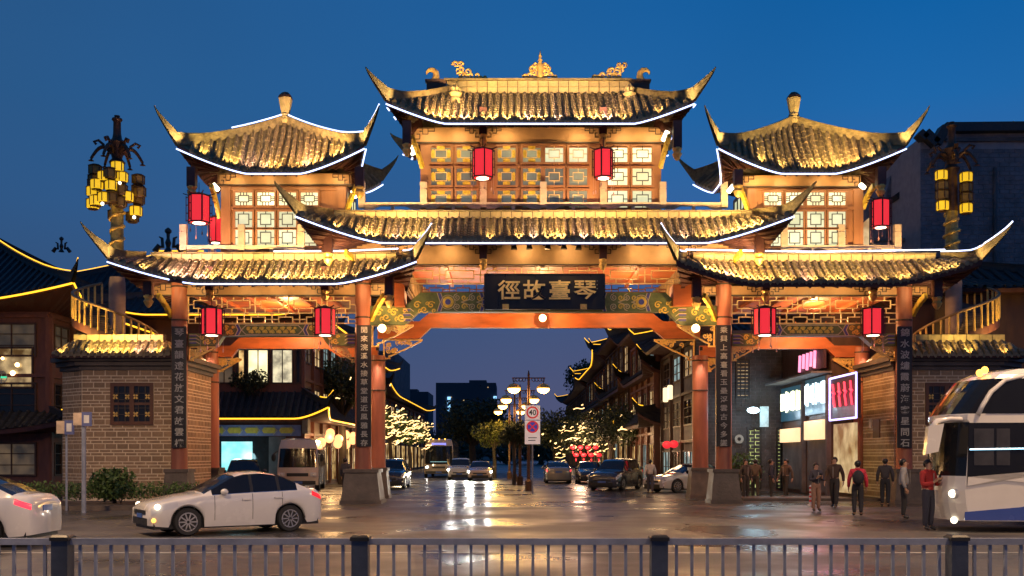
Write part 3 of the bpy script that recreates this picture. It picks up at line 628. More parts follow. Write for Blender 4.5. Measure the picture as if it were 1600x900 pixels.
# ---------------------------------------------------------------- stone balustrades
def balustrade(xs, y, Y, ends=True, name='balustrade'):
    b = MB(); x0, x1 = xs[0], xs[-1]
    b.pbox(x0, x1, y, y+5, Y, .16); rail = part(b, name, STONE, GATE)
    pm = MB()
    me = MB(); h = (y-18, y+14); me.box(-.13, .13, -.03, .19, 0, .72); me.box(-.115, .115, -.015, .175, .72, .76); me.box(-.13, .13, -.03, .19, .76, 1.0)
    mesh = me.mesh('baluster_post'); mesh.materials.append(STONE)
    for x in xs: piece(mesh, 'baluster_post', rail, (PX(x, Y), Y-.0, PZ(y+14, Y)+.15))
    for a, c in zip(xs[:-1], xs[1:]):
        for s, e in ((a+4, a+28), (c-4, c-28)): w = MB(); w.ppoly([(s, y+5.2), (e, y+5.2), (lerp(s, e, .6), y+10), (s, y+10.5)], Y+.02, .12); part(w, 'scroll_wing', STONE, rail)
        mid = (a+c)/2; w = MB(); w.pbox(mid-2.5, mid+2.5, y+5.2, y+13, Y+.03, .1); part(w, 'centre_block', STONE, rail)
balustrade([565, 661.5, 755, 849, 943, 1036, 1132], 316, 39.98)
balustrade([286, 377, 470], 383, 39.75); balustrade([1226, 1315, 1403], 383, 39.75)
# ---------------------------------------------------------------- the roofs of the gate
rn = random.Random(3)
def pick(a, b, step, p): 
    xs = []; x = a
    while x < b:
        if rn.random() < p: xs.append(x)
        x += step
    return xs
NE = [(-.61, -.60)]
# central top roof
r1 = Roof(1.04, 41.0, 5.15, 2.6, 3.55, .06, 14.44, 16.33, .56, .55, .62, .3, 1.25)
ro = build_roof(GATE, r1, soffit=(4.6, 1.2, 14.95), lamps=pick(-4.3, 4.4, .27, .64), lamp_w=26, name='central_roof')
for sx in (-1, 1):
    for sy in (-1, 1): hip_ridge(ro, r1, sx, sy, dx=.66, dz=.95)
ridge_blocks(ro, 1.04-3.65, 1.04+3.65, 40.84, 16.3, 16.82, .32, .4, 2)
m = MB(); m.box(1.04-3.75, 1.04+3.75, 40.8, 41.2, 16.83, 16.9); part(m, 'ridge_cap', HORN, ro)
for s in (-1, 1):                                       # the dark gable ends of the ridge with a hook each
    a, b = sorted((1.04+s*3.68, 1.04+s*4.45)); m = MB(); m.box(a, b, 40.86, 41.14, 16.15, 16.8); m.box(a-.06, b+.06, 40.82, 41.18, 16.801, 16.87)
    part(m, 'gable_ridge', M('dark_ridge_stone', (.1, .06, .045), .7, var=.3, vs=4) if s == -1 else bpy.data.materials['dark_ridge_stone'], ro)
    h = MB(); pts = [(1.04+s*(4.12+a), 41, 16.86+c) for a, c in ((0, 0), (-.05, .16), (-.03, .32), (.08, .43), (.22, .44), (.32, .36), (.35, .25))]
    h.tube(pts, [.17, .14, .12, .11, .09, .06, .02], 7); part(h, 'hook_finial', GOLD, ro)
    v = MB(); e = r1.S('f', s*.74, .92); vx = PX(712 if s < 0 else 983.5, 40.3); vz = PZ(180, 40.3)
    v.lathe((vx, 40.3, vz), [(.16, -.1), (.2, .06), (.13, .12), (.22, .25), (.29, .45), (.24, .62), (.17, .72), (.26, .85), (.22, .88), (.1, .9)], 10)
    for k in range(6): a = k*1.05; v.tube([(vx+.05*math.cos(a), 40.3+.05*math.sin(a), vz+.85), (vx+.16*math.cos(a), 40.3+.16*math.sin(a), vz+1.05), (vx+.05*math.cos(a), 40.3+.05*math.sin(a), vz+1.18+.06*(k % 2))], [.07, .06, .02], 5)
    part(v, 'ridge_vase', RIDGE, ro)
def scroll3d(mb, items, Y, th=.055):                    # gilt openwork in the ridge plane
    for cx, cy, r, t, a, f in items:
        n = max(8, int(12*t)); pts = []
        for i in range(n+1):
            q = i/n; rr = r*(1-.8*q); g = a+f*q*t*2*math.pi; pts.append(P(cx+rr*math.cos(g), cy+rr*math.sin(g), Y))
        mb.tube(pts, [th*(1-.4*i/n) for i in range(n+1)], 6)
for s, x0 in ((1, 707), (-1, 980)):
    g = MB(); X_ = lambda v: x0+s*v
    scroll3d(g, [(X_(5), 101, 5.5, 1.1, 3, s), (X_(12), 101, 5, 1.1, 0, -s), (X_(15), 108, 5, 1.1, 1, s), (X_(8), 110, 4.5, 1, 2, -s), (X_(13), 117, 5, 1.2, 4, s), (X_(24), 112, 6.5, 1.3, 3, -s), (X_(29), 118, 5, 1.1, 1, s), (X_(21), 120, 4, 1, 2, -s), (X_(38), 118, 5, 1.1, 2.6, -s), (X_(45), 121, 3.5, 1, 0, s), (X_(50), 121, 4, 1, 3, -s)], 41.0)
    g.tube([P(X_(8), 123, 41), P(X_(55), 123.5, 41)], .05, 6); part(g, 'gilt_ridge_scroll', GOLD, ro, smooth=True)
g = MB(); cx = 844
g.lathe((PX(cx, 41), 41, PZ(125, 41)), [(.1, 0), (.16, .1), (.1, .3), (.15, .45), (.14, .6), (.06, .72), (.1, .78), (.04, .86), (.07, .95), (.03, 1.05), (.01, 1.2)], 10)
for s in (-1, 1): scroll3d(g, [(cx+s*8, 101, 4.5, 1.1, 1.5-s*1.5, s), (cx+s*12, 107, 4.5, 1.1, 2, -s), (cx+s*9, 113, 5, 1.2, 4, s), (cx+s*15, 117, 5, 1.1, 1, -s), (cx+s*8, 120, 4, 1.1, 3, s), (cx+s*23, 120, 4, 1.1, 3, -s), (cx+s*4, 108, 5, .8, 0, s)], 41.0)
part(g, 'gilt_ridge_centrepiece', GOLD, ro, smooth=True)
eave_neon(ro, r1, 'f'); eave_neon(ro, r1, 'l', gaps=[(-1+.06*k, -1+.06*k+.03) for k in range(34)]); eave_neon(ro, r1, 'r', gaps=[(-1+.06*k, -1+.06*k+.03) for k in range(34)])
# rafters under the eaves
def rafters(ro, r, wx, wy, wz, n=22):
    m = MB()
    for sd, wl in (('f', wy), ('l', wx), ('r', wx)):
        La = r.dims(sd)[0]
        for k in range(n+1):
            u = -1+2*k/n; p = r.S(sd, u, .03, -.24); a = u*(wx if sd == 'f' else wy)
            q = Vector({'f': (r.cx+a, r.cy-wy, wz-.03), 'l': (r.cx-wx, r.cy-a, wz-.03), 'r': (r.cx+wx, r.cy+a, wz-.03)}[sd]); m.bar(p, q, .07, .07)
    part(m, 'rafters', MAROON, ro, kind='stuff')
rafters(ro, r1, 4.6, 1.2, 14.95, 34)
# mid roof over the central bay
r2 = Roof(1.2, 42.0, 8.55, 3.7, 8.2, 2.2, 9.95, 11.12, .85, .62, .66, .25, 1.3)
ro = build_roof(GATE, r2, soffit=(6.6, 2.1, 10.2), lamps=pick(-8.0, 8.1, .27, .64), lamp_w=20, name='middle_roof')
for sx in (-1, 1): hip_ridge(ro, r2, sx, -1, dx=.64, dz=.97)
ridge_blocks(ro, 1.2-8.1, 1.2+8.1, 39.62, 11.03, 11.31, .3, .4, 1)
m = MB(); m.box(1.2-8.1, 1.2+8.1, 39.6, 39.95, 11.315, 11.355); part(m, 'ridge_cap', HORN, ro)
eave_neon(ro, r2, 'f'); rafters(ro, r2, 6.6, 2.1, 10.2, 30)
# lower roofs over the side bays
r3 = Roof(-9.22, 42.2, 5.1, 3.85, 5.0, 2.45, 8.43, 9.45, .72, .6, .45, .25, 1.4)
ro = build_roof(GATE, r3, soffit=(3.75, 2.3, 8.68), lamps=pick(-4.8, 4.9, .27, .64), lamp_w=19, name='lower_roof', seed=5)
hip_ridge(ro, r3, -1, -1, dx=.7, dz=1.15); hip_ridge(ro, r3, 1, -1, dx=.6, dz=1.05, neon=True)
ridge_blocks(ro, -9.22-4.75, -9.22+4.75, 39.6, 9.38, 9.67, .28, .4, 1)
m = MB(); m.box(-9.22-4.75, -9.22+4.75, 39.58, 39.9, 9.675, 9.715); part(m, 'ridge_cap', HORN, ro)
g = MB(); g.tube([(-9.2, 39.56, 9.75), (-6.5, 39.56, 9.76), (-4.4, 39.56, 9.85)], .028, 6); part(g, 'neon_tube', NEON, ro)
eave_neon(ro, r3, 'f', gaps=[(-.61, -.55), (.0, .02), (.3, .32)]); rafters(ro, r3, 3.75, 2.3, 8.68, 22)
r4 = Roof(11.7, 42.2, 5.05, 3.85, 4.95, 2.45, 8.38, 9.42, .72, .6, .45, .25, 1.4)
ro = build_roof(GATE, r4, soffit=(3.75, 2.3, 8.62), lamps=pick(-4.8, 4.9, .27, .64), lamp_w=17, name='lower_roof', seed=6)
hip_ridge(ro, r4, -1, -1, dx=.65, dz=1.1, neon=True); hip_ridge(ro, r4, 1, -1, dx=.75, dz=1.15, neon=True)
ridge_blocks(ro, 11.7-4.7, 11.7+4.7, 39.6, 9.35, 9.65, .28, .4, 1)
m = MB(); m.box(11.7-4.7, 11.7+4.7, 39.58, 39.9, 9.655, 9.695); part(m, 'ridge_cap', HORN, ro)
g = MB(); g.tube([(11.7-5.0, 39.5, 9.8), (11.7, 39.56, 9.73), (11.7+5.0, 39.5, 9.8)], .028, 6); part(g, 'neon_tube', NEON, ro)
rafters(ro, r4, 3.75, 2.3, 8.62, 22)
# tower roofs
for i, (cx, hx) in enumerate(((-8.98, 3.0), (11.17, 3.0))):
    r = Roof(cx, 40.6, hx, 2.0, .06, .06, 12.62, 15.0, .8, .5, .28, .35, 1.3)
    ro = build_roof(GATE, r, soffit=(2.45, .9, 13.0), lamps=pick(-2.6, 2.7, .27, .68), lamp_w=22, name='tower_roof', seed=8+i)
    for sx in (-1, 1):
        for sy in (-1, 1): hip_ridge(ro, r, sx, sy, dx=.62, dz=1.23, th=.15, neon=(i == 0 and sx == 1 and sy == -1))
    eave_neon(ro, r, 'f'); side = 'r' if i == 0 else 'l'
    eave_neon(ro, r, side); o = 'l' if i == 0 else 'r'; eave_neon(ro, r, o, gaps=[(-1+.1*k, -1+.1*k+.06) for k in range(20)])
    if i == 0: g = MB(); bp, tp = hip_path(r, -1, -1, .62, 1.23); g.tube([p+Vector((0, 0, .06)) for p in tp[0:6]], .028, 6); part(g, 'neon_tube', NEON, ro)
    f = MB(); z = 15.1
    f.lathe((cx, 40.6, z), [(.2, -.1), (.24, .05), (.21, .1), (.23, .16), (.2, .2), (.22, .26), (.17, .32), (.19, .4), (.27, .82), (.28, .9)], 6); fo = part(f, 'finial', RIDGE, ro)
    f = MB(); f.lathe((cx, 40.6, z), [(.3, .9), (.27, 1.0), (.15, 1.12), (.12, 1.14)], 6); part(f, 'finial_cap', BRONZE, fo)
    rafters(ro, r, 2.45, .9, 13.0, 16)
# ---------------------------------------------------------------- light fittings of the gate
WARM = (1, .65, .27)
def fit(loc, power, col=WARM, r=.09, rad=.12, target=None, cone=130, name='floodlight', mat=BULB, vis=True):
    if vis:
        m = MB(); m.sphere(loc, r, 10, 6); part(m, name, mat, GATE)
    light('SPOT' if target is not None else 'POINT', Vector(loc)+Vector((0, -.02-r, 0) if target is None else (0, 0, 0)), power, col, GATE, rad, target, cone, name='gate_light')
ORW = (1, .55, .22)
for x, y, Y, pw in ((848, 497, 43.9, 240), (597, 513, 39.2, 120), (1087, 513, 39.2, 120), ): fit(P(x, y, Y), pw, ORW, .16)
for x, y in ((450, 492), (1272, 492)):
    light('POINT', P(x, y, 42.3)-Vector((0, 0, .4)), 170, ORW, GATE, .15, name='gate_light')
light('POINT', P(700, 470, 42.2), 85, ORW, GATE, .15, name='gate_light'); light('POINT', P(985, 470, 42.2), 85, ORW, GATE, .15, name='gate_light')
# wash lights tucked under the eaves
def wash(xs, y, Y, power, ty, Yt):
    for x in xs: light('SPOT', P(x, y, Y), power, WARM, GATE, .12, P(x, ty, Yt), 150, .9, 'eave_wash_light')
wash((668, 715, 790, 905, 980, 1022), 200, 39.35, 40, 240, 40.2)
wash((640, 700, 820, 890, 1000, 1045), 383, 39.2, 38, 408, 40)
wash((250, 300, 370, 420, 470, 555, 590), 447, 39.0, 30, 462, 40)
wash((1110, 1150, 1230, 1280, 1330, 1400, 1440), 450, 39.0, 30, 462, 40)
wash((362, 415, 470, 524), 274, 39.05, 30, 305, 39.8); wash((1184, 1230, 1290, 1334), 277, 39.05, 30, 305, 39.8)
wash((535, 590), 385, 39.1, 22, 392, 40); wash((1110, 1160), 385, 39.1, 22, 392, 40)
for (p, q) in (((640, 221), (646, 242)), ((1043, 205), (1036, 220)), ((551, 298), (556, 308)), ((1146, 290), (1138, 300)), ((333, 288), (341, 297)), ((1345, 289), (1350, 293))):
    m = MB(); m.tube([P(*p, 39.3), P(*q, 39.5)], .09, 8); part(m, 'tube_lamp', TUBE, GATE)
for x, z0 in ((330, 543), (590, 554), (1094, 554), (1346, 543)):      # downlights washing the rear columns
    p = P(x, z0, YB)+Vector((-.1 if x > 800 else .1, -.75, .1)); light('SPOT', p, 130, (1, .72, .6), GATE, .06, P(x, 690, YB), 60, .8, 'column_downlight')
    m = MB(); m.box(p.x-.06, p.x+.06, p.y-.06, p.y+.06, p.z, p.z+.15); part(m, 'downlight', BLACKM, GATE)
for x in (803, 827, 856, 881, 904):
    q = P(x, 383, 38.9); m = MB(); m.hexa([(q.x-.12, q.y-.12, q.z-.16), (q.x+.12, q.y-.12, q.z-.16), (q.x+.12, q.y+.12, q.z-.16), (q.x-.12, q.y+.12, q.z-.16), (q.x-.07, q.y-.08, q.z+.04), (q.x+.07, q.y-.08, q.z+.04), (q.x+.07, q.y+.08, q.z+.04), (q.x-.07, q.y+.08, q.z+.04)]); m.box(q.x-.02, q.x+.02, q.y-.02, q.y+.02, q.z+.03, q.z+.3); part(m, 'eave_floodlight', BLACKM, GATE); light('SPOT', q+Vector((0, -.02, -.2)), 30, WARM, GATE, .06, P(lerp(848, x, 2.2), 452, 39.7), 95, .7, 'eave_wash_light')
# ---------------------------------------------------------------- red lanterns
def lantern(px, py, Y, wpx, hpx, label, rot=0, tass=True, hang=.35):
    s = Y/F; w = wpx*s/2; h = hpx*s; b = P(px, py+hpx/2, Y)
    root_ = empty('red_lantern', b, label, 'lantern', 'red silk lanterns hanging from the gate', rot)
    n = 6; fr = MB(); R1 = w*1.0
    vx = [(R1*math.cos(2*math.pi*(k+.5)/n), R1*math.sin(2*math.pi*(k+.5)/n)) for k in range(n)]
    for k in range(n):
        x, y = vx[k]; x2, y2 = vx[(k+1) % n]
        fr.bar((x, y, -.03), (x, y, h+.05), .04, .04)
        fr.bar((x*1.22, y*1.22, .03), (x*1.22, y*1.22, h-.02), .025, .025)
        for z in (0, h): fr.bar((x, y, z), (x2, y2, z), .045, .05)
        for z in (.08, h*.35, h*.65, h-.06): fr.bar((x, y, z), (x*1.24, y*1.24, z), .02, .03)
        fr.bar((x, y, h+.02), (x*1.5, y*1.5, h+.08), .03, .03)
    fr.lathe((0, 0, h), [(w*.7, 0), (w*.5, .08), (w*.12, .13), (.015, .15), (.012, .15+hang)], 6)
    part(fr, 'frame', MAROON, root_, local=True)
    for k in range(n):
        (x, y), (x2, y2) = vx[k], vx[(k+1) % n]; q = .965; m = MB(); m.add([(x*q, y*q, .03), (x2*q, y2*q, .03), (x2*q, y2*q, h-.03), (x*q, y*q, h-.03)], [(0, 1, 2, 3)]); part(m, 'silk_panel', PAPER, root_, local=True)
    m = MB(); m.lathe((0, 0, -.03), [(w*.6, 0), (w*.6, .02)], 8); part(m, 'bottom_light', TUBE, root_, local=True)
    if tass:
        for k in range(n):
            x, y = vx[k]; t = MB(); L = .28+.12*(k % 3)
            t.tube([(x*1.1, y*1.1, 0), (x*1.1, y*1.1, -L)], .006, 4); t.lathe((x*1.1, y*1.1, -L-.14), [(.025, 0), (.03, .08), (.012, .14)], 6); part(t, 'tassel', M('tassel_pale', (.5, .3, .25), .6) if 'tassel_pale' not in bpy.data.materials else bpy.data.materials['tassel_pale'], root_, local=True)
    light('POINT', b+Vector((0, 0, -.25)), 5, (1, .12, .08), None, .1, name='lantern_light')
lantern(754, 256.5, 39.25, 33, 43, 'red lantern hanging left under the top central roof beside dim windows', .2)
lantern(943, 256.5, 39.25, 30, 43, 'red lantern hanging right under the top central roof in front of brightly lit windows', .75)
lantern(311, 327, 38.7, 33, 42, 'red lantern at the outer corner of the left tower against blue sky', .55)
lantern(337, 360, 41.2, 22, 38, 'red lantern half hidden behind the left tower wall', .3)
lantern(1376, 334, 38.7, 28, 42, 'red lantern at the outer corner of the right tower before the dark brick building', .9)
lantern(331, 503, 39.0, 31, 41, 'red lantern at the outer end of the left bay next to the outermost left column', .7)
lantern(508, 503, 39.0, 31, 41, 'red lantern at the inner end of the left bay next to the second column', .8)
lantern(1195, 503, 39.0, 33, 41, 'red lantern at the inner end of the right bay next to the third column', .3)
lantern(1364, 503, 39.0, 32, 41, 'red lantern at the outer end of the right bay next to the outermost right column', .6)
# ---------------------------------------------------------------- name plaque and couplet boards
def board(x0, x1, y0, y1, Y, th, name, label, cat, chars, group=None, vertical=False, gold=False, small=()):
    c = P((x0+x1)/2, y1, Y); r = empty(name, c, label, cat, group)
    m = MB(); m.pbox(x0, x1, y0, y1, Y, th); part(m, 'board', BLACKB, r)
    if gold:
        t = MB(); t.pbox(x0-1, x1+1, y0-1.6, y0, Y-.03, .1); t.pbox(x0-1, x1+1, y1, y1+1.6, Y-.03, .1); t.pbox(x0-1.6, x0, y0, y1, Y-.028, .09); t.pbox(x1, x1+1.6, y0, y1, Y-.028, .09); part(t, 'frame', BLACKB, r)
        for xx in (790, 912): t = MB(); t.pbox(xx-5, xx+5, y1-7, y1+1, Y-.08, .06); part(t, 'gilt_clip', GOLD, r)
    n = len(chars)
    for i, ch in enumerate(chars):
        if vertical: px, py, sz = (x0+x1)/2+.5, y0+(y1-y0)*(i+.55)/n, (y1-y0)/n*Y/F*.86
        else: px, py, sz = x0+(x1-x0)*(.2+.213*i), (y0+y1)/2-2.5, .9
        me = text(ch, sz, .03 if gold else .006).copy(); me.materials.append(GOLDL if gold else LETTER)
        o = piece(me, 'character', r, P(px, py, Y)-Vector((0, .035 if gold else .008, 0)), scale=(1, 1, .88 if gold else .9))
    for px, py, sz, t in small:
        me = text(t, sz, .004).copy(); me.materials.append(LETTER); piece(me, 'inscription', r, P(px, py, Y)-Vector((0, .006, 0)))
    return r
board(758, 944, 429, 482, 39.62, .12, 'name_plaque', 'long black name plaque with four large gold characters over the central opening', 'plaque', '徑故臺琴', gold=True, small=[(933, 439+6*i, .13, '。') for i in range(3)])
BY = 39.62
def couplet(cx, w, y0, y1, s, label): board(cx-w/2, cx+w/2, y0, y1, BY, .06, 'couplet_board', label, 'plaque', s, 'black couplet boards on the columns', True)
couplet(279.5, 23, 510, 700, '琴臺韻遠花放文君故雲樓', 'black couplet board on the outermost left column beside the brick gatehouse with the small window')
couplet(568.5, 23, 508, 698, '閒來浣溪水接草堂道近風雅長存', 'black couplet board on the second column from the left, next to the central opening')
couplet(1130.5, 23, 508, 698, '乘興上高臺看玉壘浮雲古今多變', 'black couplet board on the third column, between central opening and neon shops')
couplet(1413.5, 23, 510, 700, '錦水波繡霞蔚海客星問石', 'black couplet board on the outermost right column beside the white coach')
# ---------------------------------------------------------------- brick gatehouses
BMESH = {}
def brick_mesh(w, h):
    k = (round(w, 3), round(h, 3))
    if k not in BMESH:
        m = MB(); e = .008; m.hexa([(-w/2, .022, 0), (w/2, .022, 0), (w/2, .1, 0), (-w/2, .1, 0), (-w/2, .022, h), (w/2, .022, h), (w/2, .1, h), (-w/2, .1, h)])
        m.hexa([(-w/2+e, 0, e), (w/2-e, 0, e), (w/2, .024, 0), (-w/2, .024, 0), (-w/2+e, 0, h-e), (w/2-e, 0, h-e), (w/2, .024, h), (-w/2, .024, h)])
        me = m.mesh('brick'); me.materials.append(BRICK); BMESH[k] = me
    return BMESH[k]
def brick_face(wall, p0, p1, z0, z1, hole=None, bw=.46, pair=(.235, .125, .125), gap=.03):
    p0, p1 = Vector(p0), Vector(p1); L = (p1-p0).length; d = (p1-p0).normalized(); ang = math.atan2(d.y, d.x); z = z1; k = 0; thin = MB()
    while z > z0+.12:
        h = pair[k % 3]; zb = z-h; x = -bw*(0, .5, .25)[k % 3]
        while x < L-.03:
            a, b = max(x, 0), min(x+bw, L)
            if hole and zb < hole[3]-.02 and z > hole[2]+.02 and b > hole[0] and a < hole[1]:
                segs = [(a, min(b, hole[0])), (max(a, hole[1]), b)]
            else: segs = [(a, b)]
            for a2, b2 in segs:
                if b2-a2 > .07 and k % 3:
                    me = brick_mesh(round((b2-a2)-gap, 2), h-gap); mt = Matrix.Translation(p0+d*((a2+b2)/2)+Vector((0, 0, zb+gap/2))+Vector((d.y, -d.x, 0))*RN.uniform(.008, .015)) @ Matrix.Rotation(ang, 4, 'Z'); thin.add([mt @ v.co for v in me.vertices], [tuple(p.vertices) for p in me.polygons])
                elif b2-a2 > .07: piece(brick_mesh(round((b2-a2)-gap, 2), h-gap), 'brick', wall, p0+d*((a2+b2)/2)+Vector((0, 0, zb+gap/2))+Vector((d.y, -d.x, 0))*RN.uniform(.008, .015), (0, 0, ang))
            x += bw
        z = zb; k += 1
    part(thin, 'thin_bricks', BRICK, wall, kind='stuff')
def gatehouse(s, label):
    X0 = 1.08                                           # mirror axis
    mx = (lambda v: v) if s < 0 else (lambda v: 2*1.08-v)
    Yf = 40.5; zt = PZ(578, Yf)
    A = [(PX(94, 41.4)+.05, 41.5), (PX(128, Yf), Yf), (PX(288, Yf), Yf), (PX(288, Yf), 44.1), (PX(94, 41.4)+.05, 44.1)]
    A = [Vector((mx(x), y, 0)) for x, y in A]
    if s > 0: A = [A[4], A[3], A[2], A[1], A[0]]; A = [A[1], A[2], A[3], A[4], A[0]]   # keep counter order left to right
    base = sum(A, Vector())/5
    g = empty('brick_gatehouse', base, label, 'gatehouse')
    m = MB(); m.poly([a for a in A], (0, 0, zt)); w = part(m, 'wall', MORTAR, g)
    # faces in left-to-right order seen from the front
    if s < 0: faces = [(A[0], A[1], None), (A[1], A[2], 'front'), (A[2], A[3], None)]
    else: faces = [(A[0], A[1], None), (A[1], A[2], 'front'), (A[2], A[3], None)]
    wx0, wx1 = (PX(173, Yf), PX(240, Yf)); wz0, wz1 = PZ(664, Yf), PZ(598, Yf)
    if s > 0: wx0, wx1 = mx(wx1), mx(wx0)
    for a, b, f in faces:
        brick_face(w, a, b, .05, zt, (wx0-a.x, wx1-a.x, wz0, wz1) if f else None)
    # window
    m = MB(); fw = .14; y = Yf-.06
    m.box(wx0, wx1, y, y+.1, wz1-fw, wz1); m.box(wx0, wx1, y, y+.1, wz0, wz0+fw); m.box(wx0, wx0+fw, y+.002, y+.098, wz0+fw, wz1-fw); m.box(wx1-fw, wx1, y+.002, y+.098, wz0+fw, wz1-fw)
    cx = (wx0+wx1)/2; m.box(cx-.09, cx+.09, y+.004, y+.096, wz0+fw, wz1-fw); cz = (wz0+wz1)/2; m.box(wx0+fw, wx1-fw, y+.01, y+.09, cz-.05, cz+.05)
    wn = part(m, 'window', M('window_frame_dark', (.12, .045, .02), .45, var=.2) if 'window_frame_dark' not in bpy.data.materials else bpy.data.materials['window_frame_dark'], g)
    for q0, q1 in ((wx0+fw, cx-.09), (cx+.09, wx1-fw)):
        p = MB(); p.box(q0, q1, y+.045, y+.055, wz0+fw, wz1-fw); part(p, 'pane', PANE_DARK, wn)
        l = MB()
        for t in (.28, .72): l.box(lerp(q0, q1, t)-.018, lerp(q0, q1, t)+.018, y+.012, y+.036, wz0+fw, wz1-fw)
        for t in (.2, .38, .62, .8): zz = lerp(wz0+fw, wz1-fw, t); l.box(q0, q1, y+.015, y+.039, zz-.015, zz+.015)
        part(l, 'lattice', DARKBAR, wn)
        for dx in (.12, .88):
            for dz in (.2, .7):
                c = Vector((lerp(q0, q1, dx), y-.0, lerp(wz0+fw, wz1-fw, dz))); b = MB()
                for a in (.785, 2.356): v = Vector((math.cos(a), 0, math.sin(a)))*.11; b.bar(c-v, c+v, .055, .06)
                part(b, 'brass_cross', GOLD, wn)
    # stepped cornice
    for k, (o, za, zb) in enumerate(((.08, zt, zt+.16), (.2, zt+.16, zt+.34), (.34, zt+.34, zt+.52))):
        c = base; m = MB(); pts = []
        for a in A: v = (a-Vector((c.x, 42.4, 0))); pts.append(a+Vector((math.copysign(o, v.x), math.copysign(o, v.y), za)))
        m.poly(pts, (0, 0, zb-za-.004)); part(m, 'cornice_course', PLINTH, g)
    xs = [a.x for a in A]; hx = (max(xs)-min(xs))/2-.25
    r = Roof((max(xs)+min(xs))/2, 42.35, hx, 2.35, hx-.6, 1.75, zt+.56, zt+1.12, .02, .02, .7, .1)
    ro = build_roof(g, r, lamps=pick(-hx+.4, hx-.4, .27, .85) if s < 0 else pick(-hx+.4, hx-.4, .27, .22), lamp_w=12, name='roof', fascia=.14, lampcol=(1, .68, .2), seed=20+s, rows='flr')
    ridge_blocks(ro, r.cx-r.rx, r.cx+r.rx, 42.35-1.75-.05, zt+1.1, zt+1.42, .3, .5, 1)
    return g
gatehouse(-1, 'left brick gatehouse with lit golden roof and small wooden window')
gh = gatehouse(1, 'right brick gatehouse partly hidden behind the white coach')
m = MB(); a = PX(1372, 40.6); m.box(a, a+.06, 40.5, 41.2, PZ(684, 40.6), PZ(655, 40.6)); part(m, 'meter_box', BRONZE, gh)
m = MB(); m.box(a-.02, a+.02, 41.3, 41.6, PZ(668, 40.6), PZ(653, 40.6)); part(m, 'notice', STONE, gh)
# ---------------------------------------------------------------- spiral stairs and gilt lantern columns
def spiral(cx, cy, s, ztop, zbot, rad, label):
    g = empty('spiral_staircase', (cx, cy, 0), label, 'staircase')
    m = MB(); m.lathe((cx, cy, 0), [(.34, zbot-3.5), (.34, ztop+.75), (.3, ztop+1.0)], 16); part(m, 'newel_column', M('newel_plaster', (.42, .28, .2), .7, var=.15) if 'newel_plaster' not in bpy.data.materials else bpy.data.materials['newel_plaster'], g, smooth='a')
    n = 22; a0 = 2.3; a1 = a0+4.0; A = [(lerp(a0, a1, k/n), lerp(ztop, zbot, k/n)) for k in range(n+1)]
    pt = lambda a, r, z: Vector((cx+s*r*math.cos(a), cy+r*math.sin(a), z))
    st = MB()
    for k in range(n):
        (a, z), (b, z2) = A[k], A[k+1]
        t = MB(); t.hexa([pt(a, .3, z-.08), pt(a, rad, z-.08), pt(b, rad, z-.08), pt(b, .3, z-.08), pt(a, .3, z), pt(a, rad, z), pt(b, rad, z), pt(b, .3, z)]); part(t, 'tread', PLINTH, g)
    t = MB(); t.grid([[pt(a, rad+.02, z-.32) for a, z in A], [pt(a, rad+.02, z+.02) for a, z in A], [pt(a, rad-.1, z+.02) for a, z in A], [pt(a, rad-.1, z-.32) for a, z in A]]); part(t, 'stringer', MAROON, g)
    h = MB(); h.tube([pt(a, rad, z+.98) for a, z in A], .06, 7); part(h, 'handrail', M('bronze_rail', (.32, .2, .1), .45, metal=.4, var=.2) if 'bronze_rail' not in bpy.data.materials else bpy.data.materials['bronze_rail'], g, smooth=True)
    for a, z in A:
        b = MB(); p = pt(a, rad, z); b.tube([p, p+Vector((0, 0, .96))], .045, 6); part(b, 'baluster', GOLD, g)
    light('POINT', (cx+s*(-1.1), cy-2.2, zbot+.4), 110, (1, .62, .15), g, .1, name='gate_light')
    return g
LSP = spiral(PX(183, 43.4), 43.4, 1, 8.4, 5.95, 1.75, 'left spiral staircase with gilt balusters above the lit gatehouse roof')
spiral(PX(1490, 43.4), 43.4, -1, 8.4, 5.9, 1.75, 'right spiral staircase with gilt balusters in front of the big dark brick building')
